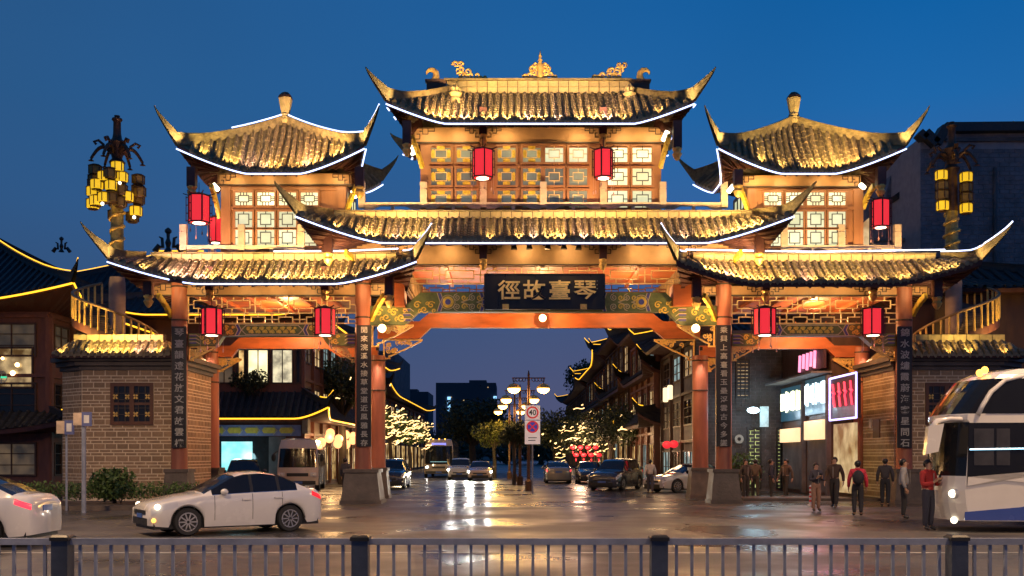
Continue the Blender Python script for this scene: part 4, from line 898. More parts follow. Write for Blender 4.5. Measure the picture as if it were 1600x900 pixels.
def lampcol(px, ytop, Y, lanterns, label, zb):
    k = Y/F; cx = PX(px, Y); Z = lambda y: PZ(y, Y); g = empty('lantern_column', (cx, Y, zb), label, 'lamp column')
    m = MB(); m.lathe((cx, Y, zb), [(.27, 0), (.25, Z(ytop+140)-zb)], 14); part(m, 'gilt_shaft', DRAGON, g, smooth='a')
    sc = MB(); n = 90                                      # coiling dragon relief round the shaft
    pts = [(cx+.27*math.cos(t*22), Y+.27*math.sin(t*22), lerp(zb+.1, Z(ytop+142), t)) for t in [i/n for i in range(n+1)]]; sc.tube(pts, [.06+.03*math.sin(i*.9) for i in range(n+1)], 6); part(sc, 'dragon_coil', GOLD, g, smooth=True)
    m = MB(); zt = Z(ytop); h = Z(ytop)-Z(ytop+140)
    m.lathe((cx, Y, zt-h), [(.26, 0), (.24, h*.3), (.22, h*.42), (.33, h*.48), (.2, h*.52), (.26, h*.58), (.3, h*.66), (.36, h*.7), (.2, h*.74), (.16, h*.8), (.15, h*.93), (.22, h*.955), (.2, h*.97), (.1, h*.98), (.12, h)], 12); part(m, 'finial_shaft', BRONZE, g, smooth='a')
    for i in range(6):
        a = math.pi/3*i+.35; d = Vector((math.cos(a), math.sin(a), 0)); c = Vector((cx, Y, zt-h*.42)); ar = MB()
        ar.tube([c+d*(.2+.8*t)+Vector((0, 0, .28*math.sin(t*math.pi)-.3*t*t)) for t in [j/8 for j in range(9)]], [.1-.04*j/8 for j in range(9)], 6)
        ar.tube([c+d*.5+Vector((0, 0, .3)), c+d*.72+Vector((0, 0, .48)), c+d*.9+Vector((0, 0, .4)), c+d*.8+Vector((0, 0, .3))], .06, 5)
        ar.lathe(c+d*1.0+Vector((0, 0, -.4)), [(.13, 0), (.04, .06), (.02, .15)], 6); part(ar, 'bracket_arm', BRONZE, g, smooth='a')
    for (lx, ly, lit, front) in lanterns:
        p = Vector((PX(lx, Y), Y+front, Z(ly))); L = MB(); L.lathe(p, [(.17, -.2), (.24, -.17), (.25, .12), (.22, .17)], 6); lp = part(L, 'lantern', PAPERY if lit else PAPERO, g)
        f = MB(); f.lathe(p+Vector((0, 0, .17)), [(.3, 0), (.2, .05), (.05, .09)], 6); f.lathe(p+Vector((0, 0, -.24)), [(.2, 0), (.22, .04)], 6)
        for j in range(6): aa = 2*math.pi*(j+.5)/6; f.bar(p+Vector((.255*math.cos(aa), .255*math.sin(aa), -.18)), p+Vector((.255*math.cos(aa), .255*math.sin(aa), .16)), .03, .03)
        part(f, 'lantern_frame', BRONZE, lp)
        if lit == 2: b = MB(); b.sphere(p+Vector((0, -.2, -.3)), .07, 8, 5); part(b, 'bare_bulb', TUBE, lp)
    return g
LL = [(150, 290, 0, -.2), (164, 322, 1, -.9), (178, 318, 2, -1.0), (190, 318, 0, -1.0), (206, 312, 1, -.5), (218, 300, 0, 0), (176, 285, 1, -.9), (187, 281, 0, -1.0), (165, 297, 1, -.9), (158, 272, 0, -.6), (157, 287, 0, -.6), (156, 306, 2, -.7), (156, 325, 1, -.7), (170, 273, 0, .5), (171, 291, 1, .6), (170, 309, 0, .5), (170, 331, 0, .6), (195, 269, 1, -.8), (200, 284, 2, -.7), (199, 303, 0, -.7), (198, 322, 0, -.7), (212, 278, 0, .3), (213, 295, 0, .2), (212, 309, 0, .3), (211, 329, 2, .1), (187, 299, 1, -.9), (200, 335, 0, .5)]
lampcol(183, 181, 42.6, LL, 'left gilt lantern column with a tall cluster of yellow lanterns against the sky', PZ(398, 42.6))
RL = [(1463, 279, 1, -.5), (1464, 295, 0, -.5), (1464, 309, 0, -.5), (1465, 326, 1, -.5), (1503, 281, 1, -.4), (1503, 297, 0, -.4), (1503, 312, 0, -.4), (1503, 329, 1, -.4)]
lampcol(1487, 191, 42.6, RL, 'right gilt lantern column with two strings of lanterns before the dark brick building', PZ(398, 42.6))
# ---------------------------------------------------------------- vehicles
def paint(name, c, r=.2): return M(name, c, r, var=.05, vs=1.5, coat=1)
WHITEP = paint('white_car_paint', (.72, .7, .67)); GREYP = paint('grey_car_paint', (.2, .2, .21)); DARKP = paint('dark_car_paint', (.03, .035, .045)); SILVERP = paint('silver_car_paint', (.45, .44, .42)); BEIGEP = paint('beige_van_paint', (.42, .33, .25))
GLASSC = M('car_glass', (.012, .013, .015), .05, var=.05); TYRE = M('tyre_rubber', (.02, .02, .02), .75, var=.2); RIM = M('alloy_rim', (.55, .53, .5), .3, metal=.8, var=.1)
CHROME = M('chrome', (.7, .7, .7), .15, metal=1, var=.05); BLACKP = M('black_plastic', (.015, .015, .015), .5, var=.2)
HEADL = M('lit_headlamp', (1, 1, 1), .2, var=0, emit=(1, .86, .6), es=3.5, sample=False); HEADHOT = M('glaring_headlamp', (1, 1, 1), .2, var=0, emit=(1, .97, .9), es=60)
AMBER = M('amber_lamp', (1, .5, .1), .2, var=0, emit=(1, .42, .06), es=4, sample=False); TAIL = M('tail_lamp_red', (.5, .01, .01), .2, var=0, emit=(1, .03, .04), es=.9, sample=False); LENS = M('clear_lens', (.6, .6, .62), .1, var=.1)
PLATE = M('number_plate_blank', (.05, .12, .4), .4, var=.1)
SEDAN = dict(L=4.58, W=1.8, wb=2.7, fo=.93, wr=.325, top=[(0, .62), (.05, .72), (.25, .8), (.8, .9), (1.3, .97), (1.38, 1.0), (2.15, 1.37), (2.45, 1.44), (2.9, 1.455), (3.35, 1.4), (3.75, 1.26), (4.15, 1.09), (4.22, 1.07), (4.45, 1.05), (4.55, .98), (4.58, .88)],
             belt=[(0, .6), (.3, .74), (1.3, .9), (2.5, .95), (4.2, 1.0), (4.58, .86)], glass=(1.36, 2.2, 3.3, 4.16), sw=(1.55, 2.56, 2.64, 3.3, 3.38, 3.85))
SUV = dict(L=4.6, W=1.84, wb=2.68, fo=.92, wr=.35, top=[(0, .7), (.06, .84), (.25, .95), (.8, 1.03), (1.15, 1.07), (1.22, 1.1), (1.9, 1.55), (2.2, 1.64), (3.0, 1.67), (3.9, 1.6), (4.1, 1.5), (4.4, 1.12), (4.5, 1.05), (4.57, .95), (4.6, .85)],
           belt=[(0, .68), (.3, .85), (1.2, 1.0), (2.5, 1.03), (4.3, 1.08), (4.6, .85)], glass=(1.2, 1.95, 4.05, 4.42), sw=(1.4, 2.4, 2.48, 3.35, 3.42, 4.0))
SEDANS = {k: ([(a*.915, b) for a, b in v] if k in ('top', 'belt') else tuple(a*.915 for a in v) if k in ('glass', 'sw') else v*.915 if k in ('L', 'wb', 'fo') else v) for k, v in SEDAN.items()}
def ip(tab, x):
    if x <= tab[0][0]: return tab[0][1]
    for (a, b), (c, d) in zip(tab[:-1], tab[1:]):
        if x <= c: return b+(d-b)*(x-a)/(c-a)
    return tab[-1][1]
def make_car(D, mat, loc, heading, label, group=None, head=HEADL, tail=TAIL, cat='car', name='parked_car', hl_power=0):
    L, Wd, wr = D['L'], D['W'], D['wr']; wx = (D['fo'], D['fo']+D['wb']); g0, g1, g2, g3 = D['glass']; ra = wr+.06
    root_ = empty(name, loc, label, cat, group, heading)
    def zb(x):
        z = .2+.06*(abs(x/L-.5)*2)**6
        for w in wx:
            if abs(x-w) < ra: z = max(z, wr+math.sqrt(ra*ra-(x-w)**2)-.02)
        return z
    def hw(x):
        u = abs(x/L-.5)*2; return Wd/2*(1-.05*u**3-.13*max(0, (u-.82)/.18)**2.2)
    def sect(x):
        t, b, w, z = ip(D['top'], x), ip(D['belt'], x), hw(x), zb(x); b = min(b, t-.03); gh = max(0, min(1, (t-b-.06)/.38))
        z1 = max(z+.03, .36); sh = max(z1+.03, b-.16)
        return [(w*.95, z), (w*.985, z1), (w, lerp(z1, sh, .5)), (w*.995, sh), (w*.965, b), (w*.93, b+.022), (lerp(w*.86, w*.70, gh), t-.035), (lerp(w*.6, w*.55, gh), t), (0, t+.022)]
    def S(x, v, s):
        q = sect(x); i = min(int(v), len(q)-2); f = v-i; y = lerp(q[i][0], q[i+1][0], f); z = lerp(q[i][1], q[i+1][1], f); return Vector((L/2-x, s*y, z))
    xs = set(round(L*k/60, 3) for k in range(61)) | set(D['glass']) | set(D['sw'])
    for w in wx: xs |= set(round(w+ra*math.cos(math.pi*k/12), 3) for k in range(13))
    xs = sorted({x for x in xs if 0 <= x < L-.004} | {L})
    body = MB(); gl = {k: MB() for k in ('windshield', 'rear_window', 'sw0-1', 'sw1-1', 'sw2-1', 'sw01', 'sw11', 'sw21', 'pillar-1', 'pillar1')}
    sw = D['sw']
    for s in (-1, 1):
        for x0, x1 in zip(xs[:-1], xs[1:]):
            A, B = sect(x0), sect(x1); xm = (x0+x1)/2
            for i in range(8):
                tgt = body
                if i >= 6 and g0 <= xm <= g1: tgt = gl['windshield']
                elif i >= 6 and g2 <= xm <= g3: tgt = gl['rear_window']
                elif i == 5 and min(A[6][1]-A[5][1], B[6][1]-B[5][1]) > .03:
                    if sw[1] < xm < sw[2] or sw[3] < xm < sw[4]: tgt = gl['pillar%d' % s]
                    for k in range(3):
                        if sw[2*k] <= xm <= sw[2*k+1]: tgt = gl['sw%d%d' % (k, s)]
                q = [Vector((L/2-x0, s*A[i][0], A[i][1])), Vector((L/2-x1, s*B[i][0], B[i][1])), Vector((L/2-x1, s*B[i+1][0], B[i+1][1])), Vector((L/2-x0, s*A[i+1][0], A[i+1][1]))]
                tgt.add(q if s > 0 else q[::-1], [(0, 1, 2, 3)])
    for x, e in ((0, 0), (L, 1)):
        q = sect(x); pts = [Vector((L/2-x, y, z)) for y, z in q]+[Vector((L/2-x, -y, z)) for y, z in q[::-1][1:]]; body.add(pts if e == 0 else pts[::-1], [tuple(range(len(pts)))])
    bm = part(body, 'body', mat, root_, local=True, smooth='a')
    me = bm.data; bb = bmesh.new(); bb.from_mesh(me); bmesh.ops.remove_doubles(bb, verts=bb.verts, dist=.0005); bb.to_mesh(me); bb.free()
    for k, mbb in gl.items():
        if mbb.v: part(mbb, {'windshield': 'windscreen', 'rear_window': 'rear_window'}.get(k, 'black_pillar' if k[0] == 'p' else 'side_window'), BLACKP if k[0] == 'p' else GLASSC, root_, local=True, smooth='a')
    u = MB(); u.box(-L/2+.1, L/2-.1, -Wd/2+.12, Wd/2-.12, .17, .5); part(u, 'underbody', BLACKP, root_, local=True)
    for w in wx:
        for s in (-1, 1):
            c = Vector((L/2-w, s*(Wd/2-.12), wr)); t = MB(); t.lathe(c, [(wr*.62, -.1), (wr*.92, -.105), (wr, -.07), (wr, .07), (wr*.92, .105), (wr*.66, .1)], 24, 'y'); wh = part(t, 'wheel', TYRE, root_, local=True, smooth='a')
            r = MB(); r.lathe(c+Vector((0, s*.05, 0)), [(wr*.62, -.03), (wr*.3, -.02)], 20, 'y')
            rb = part(r, 'hub_well', BLACKP, wh, local=True)
            r = MB(); n = 10
            for k in range(n):
                a = 2*math.pi*k/n; d = Vector((math.cos(a), 0, math.sin(a))); y = Vector((0, s*.09, 0)); r.bar(c+y+d*wr*.1, c+y+d*wr*.64, .03, .04, (0, 1, 0))
            r.lathe(c+Vector((0, s*.075, 0)), [(wr*.16, -.02), (wr*.16, .02)], 12, 'y')
            n = 24; ring = []
            for rr, yy in ((wr*.6, .0), (wr*.6, s*.03), (wr*.68, s*.03), (wr*.68, 0)): ring.append([c+Vector((rr*math.cos(2*math.pi*k/n), s*.075+yy, rr*math.sin(2*math.pi*k/n))) for k in range(n+1)])
            r.grid(ring); part(r, 'rim', RIM, wh, local=True)
            aw = MB(); n = 14; a0 = [c+Vector((ra*math.cos(math.pi*k/n), s*(-.25), ra*math.sin(math.pi*k/n))) for k in range(n+1)]; a1 = [c+Vector((ra*math.cos(math.pi*k/n), s*.1, ra*math.sin(math.pi*k/n))) for k in range(n+1)]; aw.grid([a0, a1]); part(aw, 'wheel_arch', BLACKP, root_, local=True)
    def patch(nm, x0, x1, v0, v1, s, m, off=.008, nx=5, par=root_):
        p = MB(); rows = []
        for j in range(4):
            row = []
            for i in range(nx+1):
                q = S(lerp(x0, x1, i/nx), lerp(v0, v1, j/3), s); row.append(q+Vector((.0, s*off, off*.3)))
            rows.append(row)
        p.grid(rows); return part(p, nm, m, par, local=True, smooth=True)
    for s in (-1, 1):
        h = patch('headlight', .05, .62, 3.1, 4.6, s, LENS, .006); p = MB(); p.sphere(S(.2, 3.9, s)+Vector((.03, s*.02, .0)), .085, 10, 6, (.8, .9, .8)); part(p, 'headlamp_bulb', head, h, local=True)
        p = MB(); p.sphere(S(.1, 1.6, s)+Vector((.0, s*.0, -.02)), .05, 8, 5); part(p, 'fog_light', AMBER if head is HEADL else LENS, root_, local=True)
        patch('tail_light', L-.3, L-.01, 3.35, 4.3, s, tail, .006)
        for x in (sw[0]+.05, (sw[1]+sw[2])/2, sw[3]+.1):
            ln = MB(); ln.tube([S(x, v, s)+Vector((0, s*.001, 0)) for v in (.9, 1.5, 2.2, 3, 3.6, 4)], .006, 4); part(ln, 'door_seam', BLACKP, root_, local=True)
        for x in (sw[1]-.12, sw[3]-.0):
            q = S(x, 3.15, s); h = MB(); h.box(q.x-.1, q.x+.1, min(q.y, q.y+s*.035), max(q.y, q.y+s*.035), q.z-.015, q.z+.02); part(h, 'door_handle', mat, root_, local=True)
        ln = MB(); ln.tube([S(x, 4.95, s)+Vector((0, s*.006, 0)) for x in [lerp(sw[0], sw[5], k/14) for k in range(15)]], .009, 5); part(ln, 'chrome_strip', CHROME, root_, local=True)
        q = S(sw[0]+.3, 5, s); mi = MB(); mi.sphere(q+Vector((.05, s*.13, .06)), .12, 10, 6, (.75, .95, .62)); mi.bar(q+Vector((.04, 0, .0)), q+Vector((.04, s*.1, .03)), .05, .04); part(mi, 'wing_mirror', mat, root_, local=True, smooth=True)
    gr = MB(); z0 = .3; gr.box(L/2-.02, L/2+.012, -.5, .5, .5, .6); gr.box(L/2-.06, L/2+.008, -.62, .62, .26, .42); part(gr, 'grille', BLACKP, root_, local=True)
    gr = MB(); gr.box(L/2+.013, L/2+.02, -.22, .22, .42, .52); part(gr, 'number_plate', PLATE, root_, local=True)
    gr = MB(); gr.box(-L/2-.02, -L/2-.005, -.22, .22, .72, .84); part(gr, 'number_plate', PLATE, root_, local=True)
    if hl_power:
        for s in (-.6, .6):
            d = Matrix.Rotation(heading, 3, 'Z'); a = Vector(loc)+d @ Vector((L/2+.15, s, .68)); light('SPOT', a, hl_power, (1, .93, .8), None, .06, a+d @ Vector((10, 0, -.6)), 60, .7, 'headlamp_light')
    return root_
make_car(SEDANS, WHITEP, (-6.9, 24.95, 0), math.radians(180+34), 'white saloon car turning left across the road, headlights on', name='white_car', hl_power=25)
make_car(SEDANS, WHITEP, (-11.75, 21.2, 0), math.radians(180+2), 'white saloon car cut off by the left edge, rear lamp lit', name='white_car', tail=M('lit_tail_lamp', (.5, .01, .01), .2, var=0, emit=(1, .05, .08), es=1.6))
make_car(SUV, SILVERP, (-4.0, 80, 0), -math.pi/2, 'car with glaring headlights left of two, beside the distant bus', 'cars with glaring headlights coming down the street', HEADHOT, name='oncoming_car', hl_power=700)
make_car(SEDAN, BEIGEP, (-2.35, 77, 0), -math.pi/2, 'car with glaring headlights right of two, nearest to the road signs', 'cars with glaring headlights coming down the street', HEADHOT, name='oncoming_car', hl_power=700)
make_car(SUV, DARKP, (-13.6, 52, 0), math.radians(-75), 'dark car parked left of the beige minibus in front of the cyan lit screen', None, LENS)
make_car(SEDAN, DARKP, (-30.0, 60, 0), 0, 'dark car parked far left below the restaurant windows', None, LENS)
make_car(SUV, DARKP, (5.7, 56, 0), math.radians(-115), 'dark van-like car parked right of the street, left of the silver car', 'cars parked on the right of the street', LENS)
make_car(SUV, GREYP, (7.6, 68, 0), math.radians(-95), 'grey car parked further down right side of the street', 'cars parked on the right of the street', LENS)
make_car(SEDAN, SILVERP, (9.0, 52.5, 0), math.radians(-150), 'silver car parked right of the street beside the inner right column', 'cars parked on the right of the street', LENS)
make_car(SEDAN, DARKP, (3.6, 84, 0), math.pi/2, 'dark car driving away beyond the road signs, red lamps lit', None, LENS, bpy.data.materials['lit_tail_lamp'])
make_car(SUV, DARKP, (-6.9, 59, 0), -math.pi/2, 'dark car standing behind the plinth of the second column', None, LENS)
make_car(SEDAN, GREYP, (3.1, 70, 0), math.pi/2, 'grey car driving away past the road signs, nearer of two', None, LENS, bpy.data.materials['lit_tail_lamp'])
make_car(SEDAN, DARKP, (5.3, 70, 0), -math.pi/2, 'dark low car in front of the string-lit tree on the right', 'cars parked on the right of the street', LENS)
# minibus
def boxbus(loc, heading, L, Wd, H, mat, label, name, cat, lower=None, lit=False, wz=(1.25, 2.35), dest=False, head=LENS):
    r = empty(name, loc, label, cat, None, heading); n = 14
    lev = [(.32, .06, .99), (.5, 0, 1), (1.0, -.02, 1), (wz[0], .0, 1), (wz[0]+.01, .0, 1), (wz[1], .22, .94), (wz[1]+.1, .27, .92), (H-.08, .4, .84), (H, .62, .7)]
    body = MB(); rings = []
    for z, fo, wf in lev:
        w = Wd/2*wf; ring = []
        for y in [-1+2*k/n for k in range(n+1)]: ring.append(Vector((L/2-fo-.22*abs(y)**3, -y*w, z)))
        for k in range(1, 13): ring.append(Vector((lerp(L/2-fo-.22, -L/2, k/12), -w, z)))
        for k in range(1, 8): ring.append(Vector((-L/2, lerp(-w, w, k/7), z)))
        for k in range(1, 13): ring.append(Vector((lerp(-L/2, L/2-fo-.22, k/12), w, z)))
        rings.append(ring)
    body.grid(rings); body.add(rings[-1], [tuple(range(len(rings[-1])))])
    part(body, 'body', mat, r, local=True, smooth='a')
    g = MB()
    def fr(y, z, o=.012):
        t = (z-wz[0])/(wz[1]-wz[0]); fo = lerp(0, .22, t); w = Wd/2*lerp(1, .94, t); return Vector((L/2-fo-.22*abs(y)**3+o, -y*w, z))
    g.grid([[fr(-.93+1.86*k/10, lerp(wz[0]+.04, wz[1]-.03, j/4)) for k in range(11)] for j in range(5)]); part(g, 'windscreen', GLASSC, r, local=True, smooth=True)
    for s in (-1, 1):
        m = 5
        for k in range(m):
            a, b = lerp(L/2-.55, -L/2+.2, k/m), lerp(L/2-.55, -L/2+.2, (k+.93)/m); p = MB(); z0, z1 = wz[0]+.1, wz[1]-.05
            w0, w1 = Wd/2*1.0+.008, Wd/2*.945+.01; p.add([(a, s*w0, z0), (b, s*w0, z0), (b, s*w1, z1), (a, s*w1, z1)], [(0, 1, 2, 3)]); part(p, 'side_window', GLASSC, r, local=True)
        p = MB(); p.box(L/2-.27, L/2+.02, *sorted((s*(Wd/2*.62), s*(Wd/2*.93))), .78, .98); hh = part(p, 'headlight', LENS, r, local=True)
        p = MB(); p.sphere((L/2-.02, s*Wd*.39, .88), .09, 8, 5); part(p, 'headlamp_bulb', head, hh, local=True)
        p = MB(); p.sphere((L/2-.05, s*(Wd/2+.16), 1.75), .17, 8, 6, (.4, .7, 1.2)); p.bar((L/2-.2, s*Wd*.48, 2.1), (L/2-.06, s*(Wd/2+.15), 1.95), .04, .04); part(p, 'wing_mirror', BLACKP, r, local=True)
        for x in (L/2-1.1, -L/2+1.4):
            t = MB(); t.lathe((x, s*(Wd/2-.1), .4), [(.25, -.12), (.4, -.12), (.4, .11), (.25, .115)], 18, 'y'); part(t, 'wheel', TYRE, r, local=True)
    p = MB(); p.box(L/2-.01, L/2+.03, -.55, .55, .78, .95); p.box(L/2-.06, L/2+.05, -Wd*.44, Wd*.44, .36, .55); part(p, 'grille', BLACKP, r, local=True)
    p = MB(); p.box(L/2+.052, L/2+.06, -.25, .25, .4, .52); part(p, 'number_plate', PLATE, r, local=True)
    if dest:
        p = MB(); p.box(L/2-.36, L/2-.26, -.6, .6, wz[1]+.03, wz[1]+.22); part(p, 'destination_display', M('blue_led', (0, 0, .1), .3, var=0, emit=(.25, .25, 1), es=1.5, sample=False), r, local=True)
        p = MB(); p.box(L/2-.3, L/2+.0, -.7, .7, 1.32, 1.36); part(p, 'dashboard_light', M('cab_light', (.2, .3, .3), .3, var=0, emit=(.3, .7, .8), es=.6, sample=False), r, local=True)
        for y in (-.5, 0, .5): p = MB(); p.box(L/2-.62, L/2-.5, y-.05, y+.05, H-.02, H+.05); part(p, 'marker_lamp', AMBER, r, local=True)
    return r
boxbus((PX(466, 55), 56.2, 0), -math.pi/2+.12, 6.6, 2.1, 2.75, paint('minibus_paint', (.62, .52, .43)), 'beige minibus parked facing us behind the white car', 'minibus', 'minibus', wz=(1.2, 2.25))
boxbus((PX(688, 88), 91, 0), -math.pi/2, 10, 2.5, 3.25, BEIGEP, 'city bus with blue destination display in the distance', 'city_bus', 'bus', dest=True, head=HEADHOT, wz=(1.1, 2.7))
# coach
CO = empty('coach', (PX(1500, 24.6), 24.6, 0), 'large white tour coach with black glass entering from the right edge', 'coach', None, math.radians(-5))
BLUEC = paint('coach_blue', (.05, .09, .35))
def fx(z): return ip([(.28, .12), (.6, .03), (1.0, .0), (1.35, .02), (2.66, .1), (2.72, .05), (2.84, .06), (3.3, .36), (3.7, .68), (3.86, .92), (3.95, 1.35)], z)
b = MB(); zz = [.28, .45, .7, 1.0, 1.34, 1.36, 1.8, 2.3, 2.66, 2.72, 2.84, 2.86, 3.1, 3.4, 3.66, 3.7, 3.8, 3.88, 3.95]; rings = []
def coring(z):
    ring = []; ins = 0 if z < 3.76 else (z-3.76)*1.5
    for k in range(13):
        y = 2.5*(1-k/12); q = abs(y/1.25-1); ring.append(Vector((fx(z)-.28*(1-q**2.2)+.12*q**8, lerp(ins, 2.5-ins, y/2.5), z)))
    for k in range(1, 11): ring.append(Vector((lerp(ring[12].x, 11, k/10), ins, z)))
    ring.append(Vector((11, 2.5-ins, z)))
    for k in range(1, 6): ring.append(Vector((lerp(11, ring[0].x, k/5), 2.5-ins, z)))
    return ring
for z in zz: rings.append(coring(z))
nn = len(rings[0]); GB = MB(); LG = MB()
for j in range(len(zz)-1):
    for i in range(nn-1):
        q = [rings[j][i], rings[j][i+1], rings[j+1][i+1], rings[j+1][i]]; front = i < 12
        t = b
        if front and 1.35 < (zz[j]+zz[j+1])/2 < 2.66: t = LG
        if (front or i == 12) and 2.85 < (zz[j]+zz[j+1])/2 < 3.7: t = GB
        t.add(q, [(0, 1, 2, 3)])
b.add(rings[-1], [tuple(range(nn))])
cb_ = part(b, 'body', WHITEP, CO, local=True, smooth='a'); part(GB, 'upper_windscreen', GLASSC, CO, local=True, smooth='a'); part(LG, 'lower_windscreen', GLASSC, CO, local=True, smooth='a')
def cpan(pts, m, nm, o=.012, par=CO):
    p = MB(); p.poly([(x, -o, z) for x, z in pts], (0, o+.02, 0)); return part(p, nm, m, par, local=True)
cpan([(.16, 1.12), (.2, 2.64), (1.52, 2.64), (1.52, 1.42)], GLASSC, 'side_window'); cpan([(1.56, 1.43), (1.56, 2.64), (11, 2.64), (11, 2.0), (3.2, 1.86)], GLASSC, 'side_window')
cpan([(.6, 2.86), (.76, 3.2), (1.02, 3.5), (1.4, 3.7), (11, 3.76), (11, 2.86)], GLASSC, 'upper_side_window')
cpan([(1.9, 2.95), (1.92, 3.62), (3.2, 3.62), (3.2, 2.95)], M('curtain_blue', (.1, .14, .28), .35, var=.3, vs=4, stretch=(6, 1, 1)), 'curtain', .016)
sw_ = MB(); sw_.tube([(.42, -.005, 2.84), (.52, -.005, 3.05), (.72, .0, 3.38), (1.05, .02, 3.66), (1.7, .06, 3.82)], .06, 8); part(sw_, 'white_pillar', WHITEP, CO, local=True, smooth=True)
cpan([(.1, .3), (.12, .5), (1.4, .62), (2.6, .86), (3.6, 1.15), (11, 1.4), (11, .3)], BLUEC, 'blue_skirt')
cpan([(.18, 1.34), (.165, 1.12), (1.52, 1.425), (3.2, 1.86), (11, 2.0), (11, 1.75), (3.3, 1.62), (1.6, 1.2)], WHITEP, 'white_sash', .02)
for x in (1.55, 3.1): s_ = MB(); s_.box(x-.008, x+.008, -.024, -.01, .5, 1.42); part(s_, 'panel_seam', BLACKP, CO, local=True)
ls = MB(); ls.tube([(.22, -.02, 2.0), (1.5, -.02, 2.02)], .02, 5); ls.tube([(1.6, -.02, 2.06), (3.0, -.02, 2.1)], .02, 5); part(ls, 'cyan_light_strip', M('cyan_strip', (.2, .6, .9), .3, var=0, emit=(.35, .75, 1), es=2.2, sample=False), CO, local=True)
hd = MB(); hd.sphere((-.02, .3, .93), .2, 12, 7, (.55, 1.0, .75)); hp = part(hd, 'headlight', LENS, CO, local=True, smooth=True); hd = MB(); hd.sphere((-.1, .22, .93), .1, 10, 6); part(hd, 'headlamp_bulb', HEADL, hp, local=True)
hd = MB(); hd.sphere((-.03, .33, .28), .085, 10, 6); part(hd, 'fog_light', HEADL, CO, local=True)
for x, z in ((1.85, 1.12), (2.3, .98), (1.8, .28)): hd = MB(); hd.sphere((x, -.02, z), .06, 10, 6, (1, .5, 1)); part(hd, 'side_marker', AMBER, CO, local=True)
for x, z in ((.7, 3.93), (.58, 3.86)): hd = MB(); hd.sphere((x, .35, z), .09, 8, 5); part(hd, 'roof_lamp', AMBER, CO, local=True)
mi = MB(); mi.tube([(.25, .15, 2.72), (-.2, .1, 2.74), (-.55, .0, 2.68), (-.7, -.05, 2.5)], [.06, .06, .07, .06], 8); ma = part(mi, 'mirror_arm', WHITEP, CO, local=True, smooth=True)
mi = MB(); mi.hexa([(-.85, -.16, 1.88), (-.55, -.16, 1.95), (-.55, .06, 1.95), (-.85, .06, 1.88), (-.78, -.16, 2.55), (-.42, -.16, 2.62), (-.42, .06, 2.62), (-.78, .06, 2.55)]); part(mi, 'mirror', WHITEP, CO, local=True)
for y in (.55, .62): ch = MB(); ch.tube([(-.12+.1*abs(y-.55), y, 1.38), (-.1, y, 2.0), (-.04, y, 2.62)], .022, 6); part(ch, 'glint_strip', CHROME, CO, local=True)  # strips added so the lower windscreen shows a bright vertical glint
for x0, x1 in ((.32, .78), (.84, 1.15), (1.7, 2.6)):  # lighter panes paint the door glass and its reflections into the dark windows
    ch = MB(); ch.box(x0, x1, -.02, -.0135, 1.62, 2.5); part(ch, 'reflection_pane', M('coach_reflection_glass', (.05, .05, .055), .06, var=.3, vs=2) if 'coach_reflection_glass' not in bpy.data.materials else bpy.data.materials['coach_reflection_glass'], CO, local=True)
for x in (3.6, 5.2, 6.8, 8.4, 10): ch = MB(); ch.box(x-.03, x+.03, -.022, -.0135, 2.87, 3.72); ch.box(x-.03, x+.03, -.022, -.0135, 2.05, 2.63); part(ch, 'window_divider', BLACKP, CO, local=True, kind='stuff')
wv = MB(); wv.tube([(-.01, .3, 2.6), (.02, .8, 1.6), (0, 1.2, 1.4)], .02, 5); part(wv, 'wiper', BLACKP, CO, local=True)
for x in (2.9, 8.2):
    t = MB(); t.lathe((x, .12, .5), [(.3, -.16), (.5, -.15), (.5, .15), (.3, .16)], 22, 'y'); part(t, 'wheel', TYRE, CO, local=True)
    t = MB(); n = 16; t.grid([[(x+.62*math.cos(math.pi*k/n), -.022, .45+.62*math.sin(math.pi*k/n)) for k in range(n+1)], [(x+.5*math.cos(math.pi*k/n), -.022, .45+.5*math.sin(math.pi*k/n)) for k in range(n+1)]]); part(t, 'wheel_arch', BLACKP, CO, local=True)
# ---------------------------------------------------------------- foreground fence
FENCEM = M('blue_grey_fence_paint', (.25, .28, .36), .42, var=.15, vs=6, bump=.1, dirt=.2)
FENCED = M('dark_blue_post_paint', (.05, .065, .1), .42, var=.2, vs=6, bump=.1, dirt=.3); YFN = 10.3; fe = empty('road_fence', (0, YFN, 0), 'blue grey metal road fence with broad capped posts in the foreground', 'fence')
bal = MB(); bal.box(-.0145, .0145, -.0145, .0145, .12, .96); bal = bal.mesh('baluster'); bal.materials.append(FENCEM)
for k in range(-1, 5):
    x = PX(98+465.6*k, YFN); m = MB(); m.box(x-.082, x+.082, YFN-.082, YFN+.082, 0, 1.0); pst = part(m, 'post', FENCED, fe)
    m = MB(); m.box(x-.095, x+.095, YFN-.095, YFN+.095, 1.0, 1.035); m.hexa([(x-.09, YFN-.09, 1.0351), (x+.09, YFN-.09, 1.0351), (x+.09, YFN+.09, 1.0351), (x-.09, YFN+.09, 1.0351), (x-.07, YFN-.07, 1.055), (x+.07, YFN-.07, 1.055), (x+.07, YFN+.07, 1.055), (x-.07, YFN+.07, 1.055)]); part(m, 'post_cap', BLACKM, pst)
    if k == 4: break
    x1 = PX(98+465.6*(k+1), YFN)
    m = MB(); m.box(x+.083, x1-.083, YFN-.03, YFN+.03, .955, 1.02); part(m, 'top_rail', FENCEM, fe)
    m = MB(); m.box(x+.083, x1-.083, YFN-.02, YFN+.02, .1, .15); part(m, 'bottom_rail', FENCEM, fe)
    n = 18
    for j in range(n): 
        xx = x+.1+(x1-x-.2)*(j+.5)/n
        if abs(xx) < 6: piece(bal, 'baluster', fe, (xx, YFN, 0))
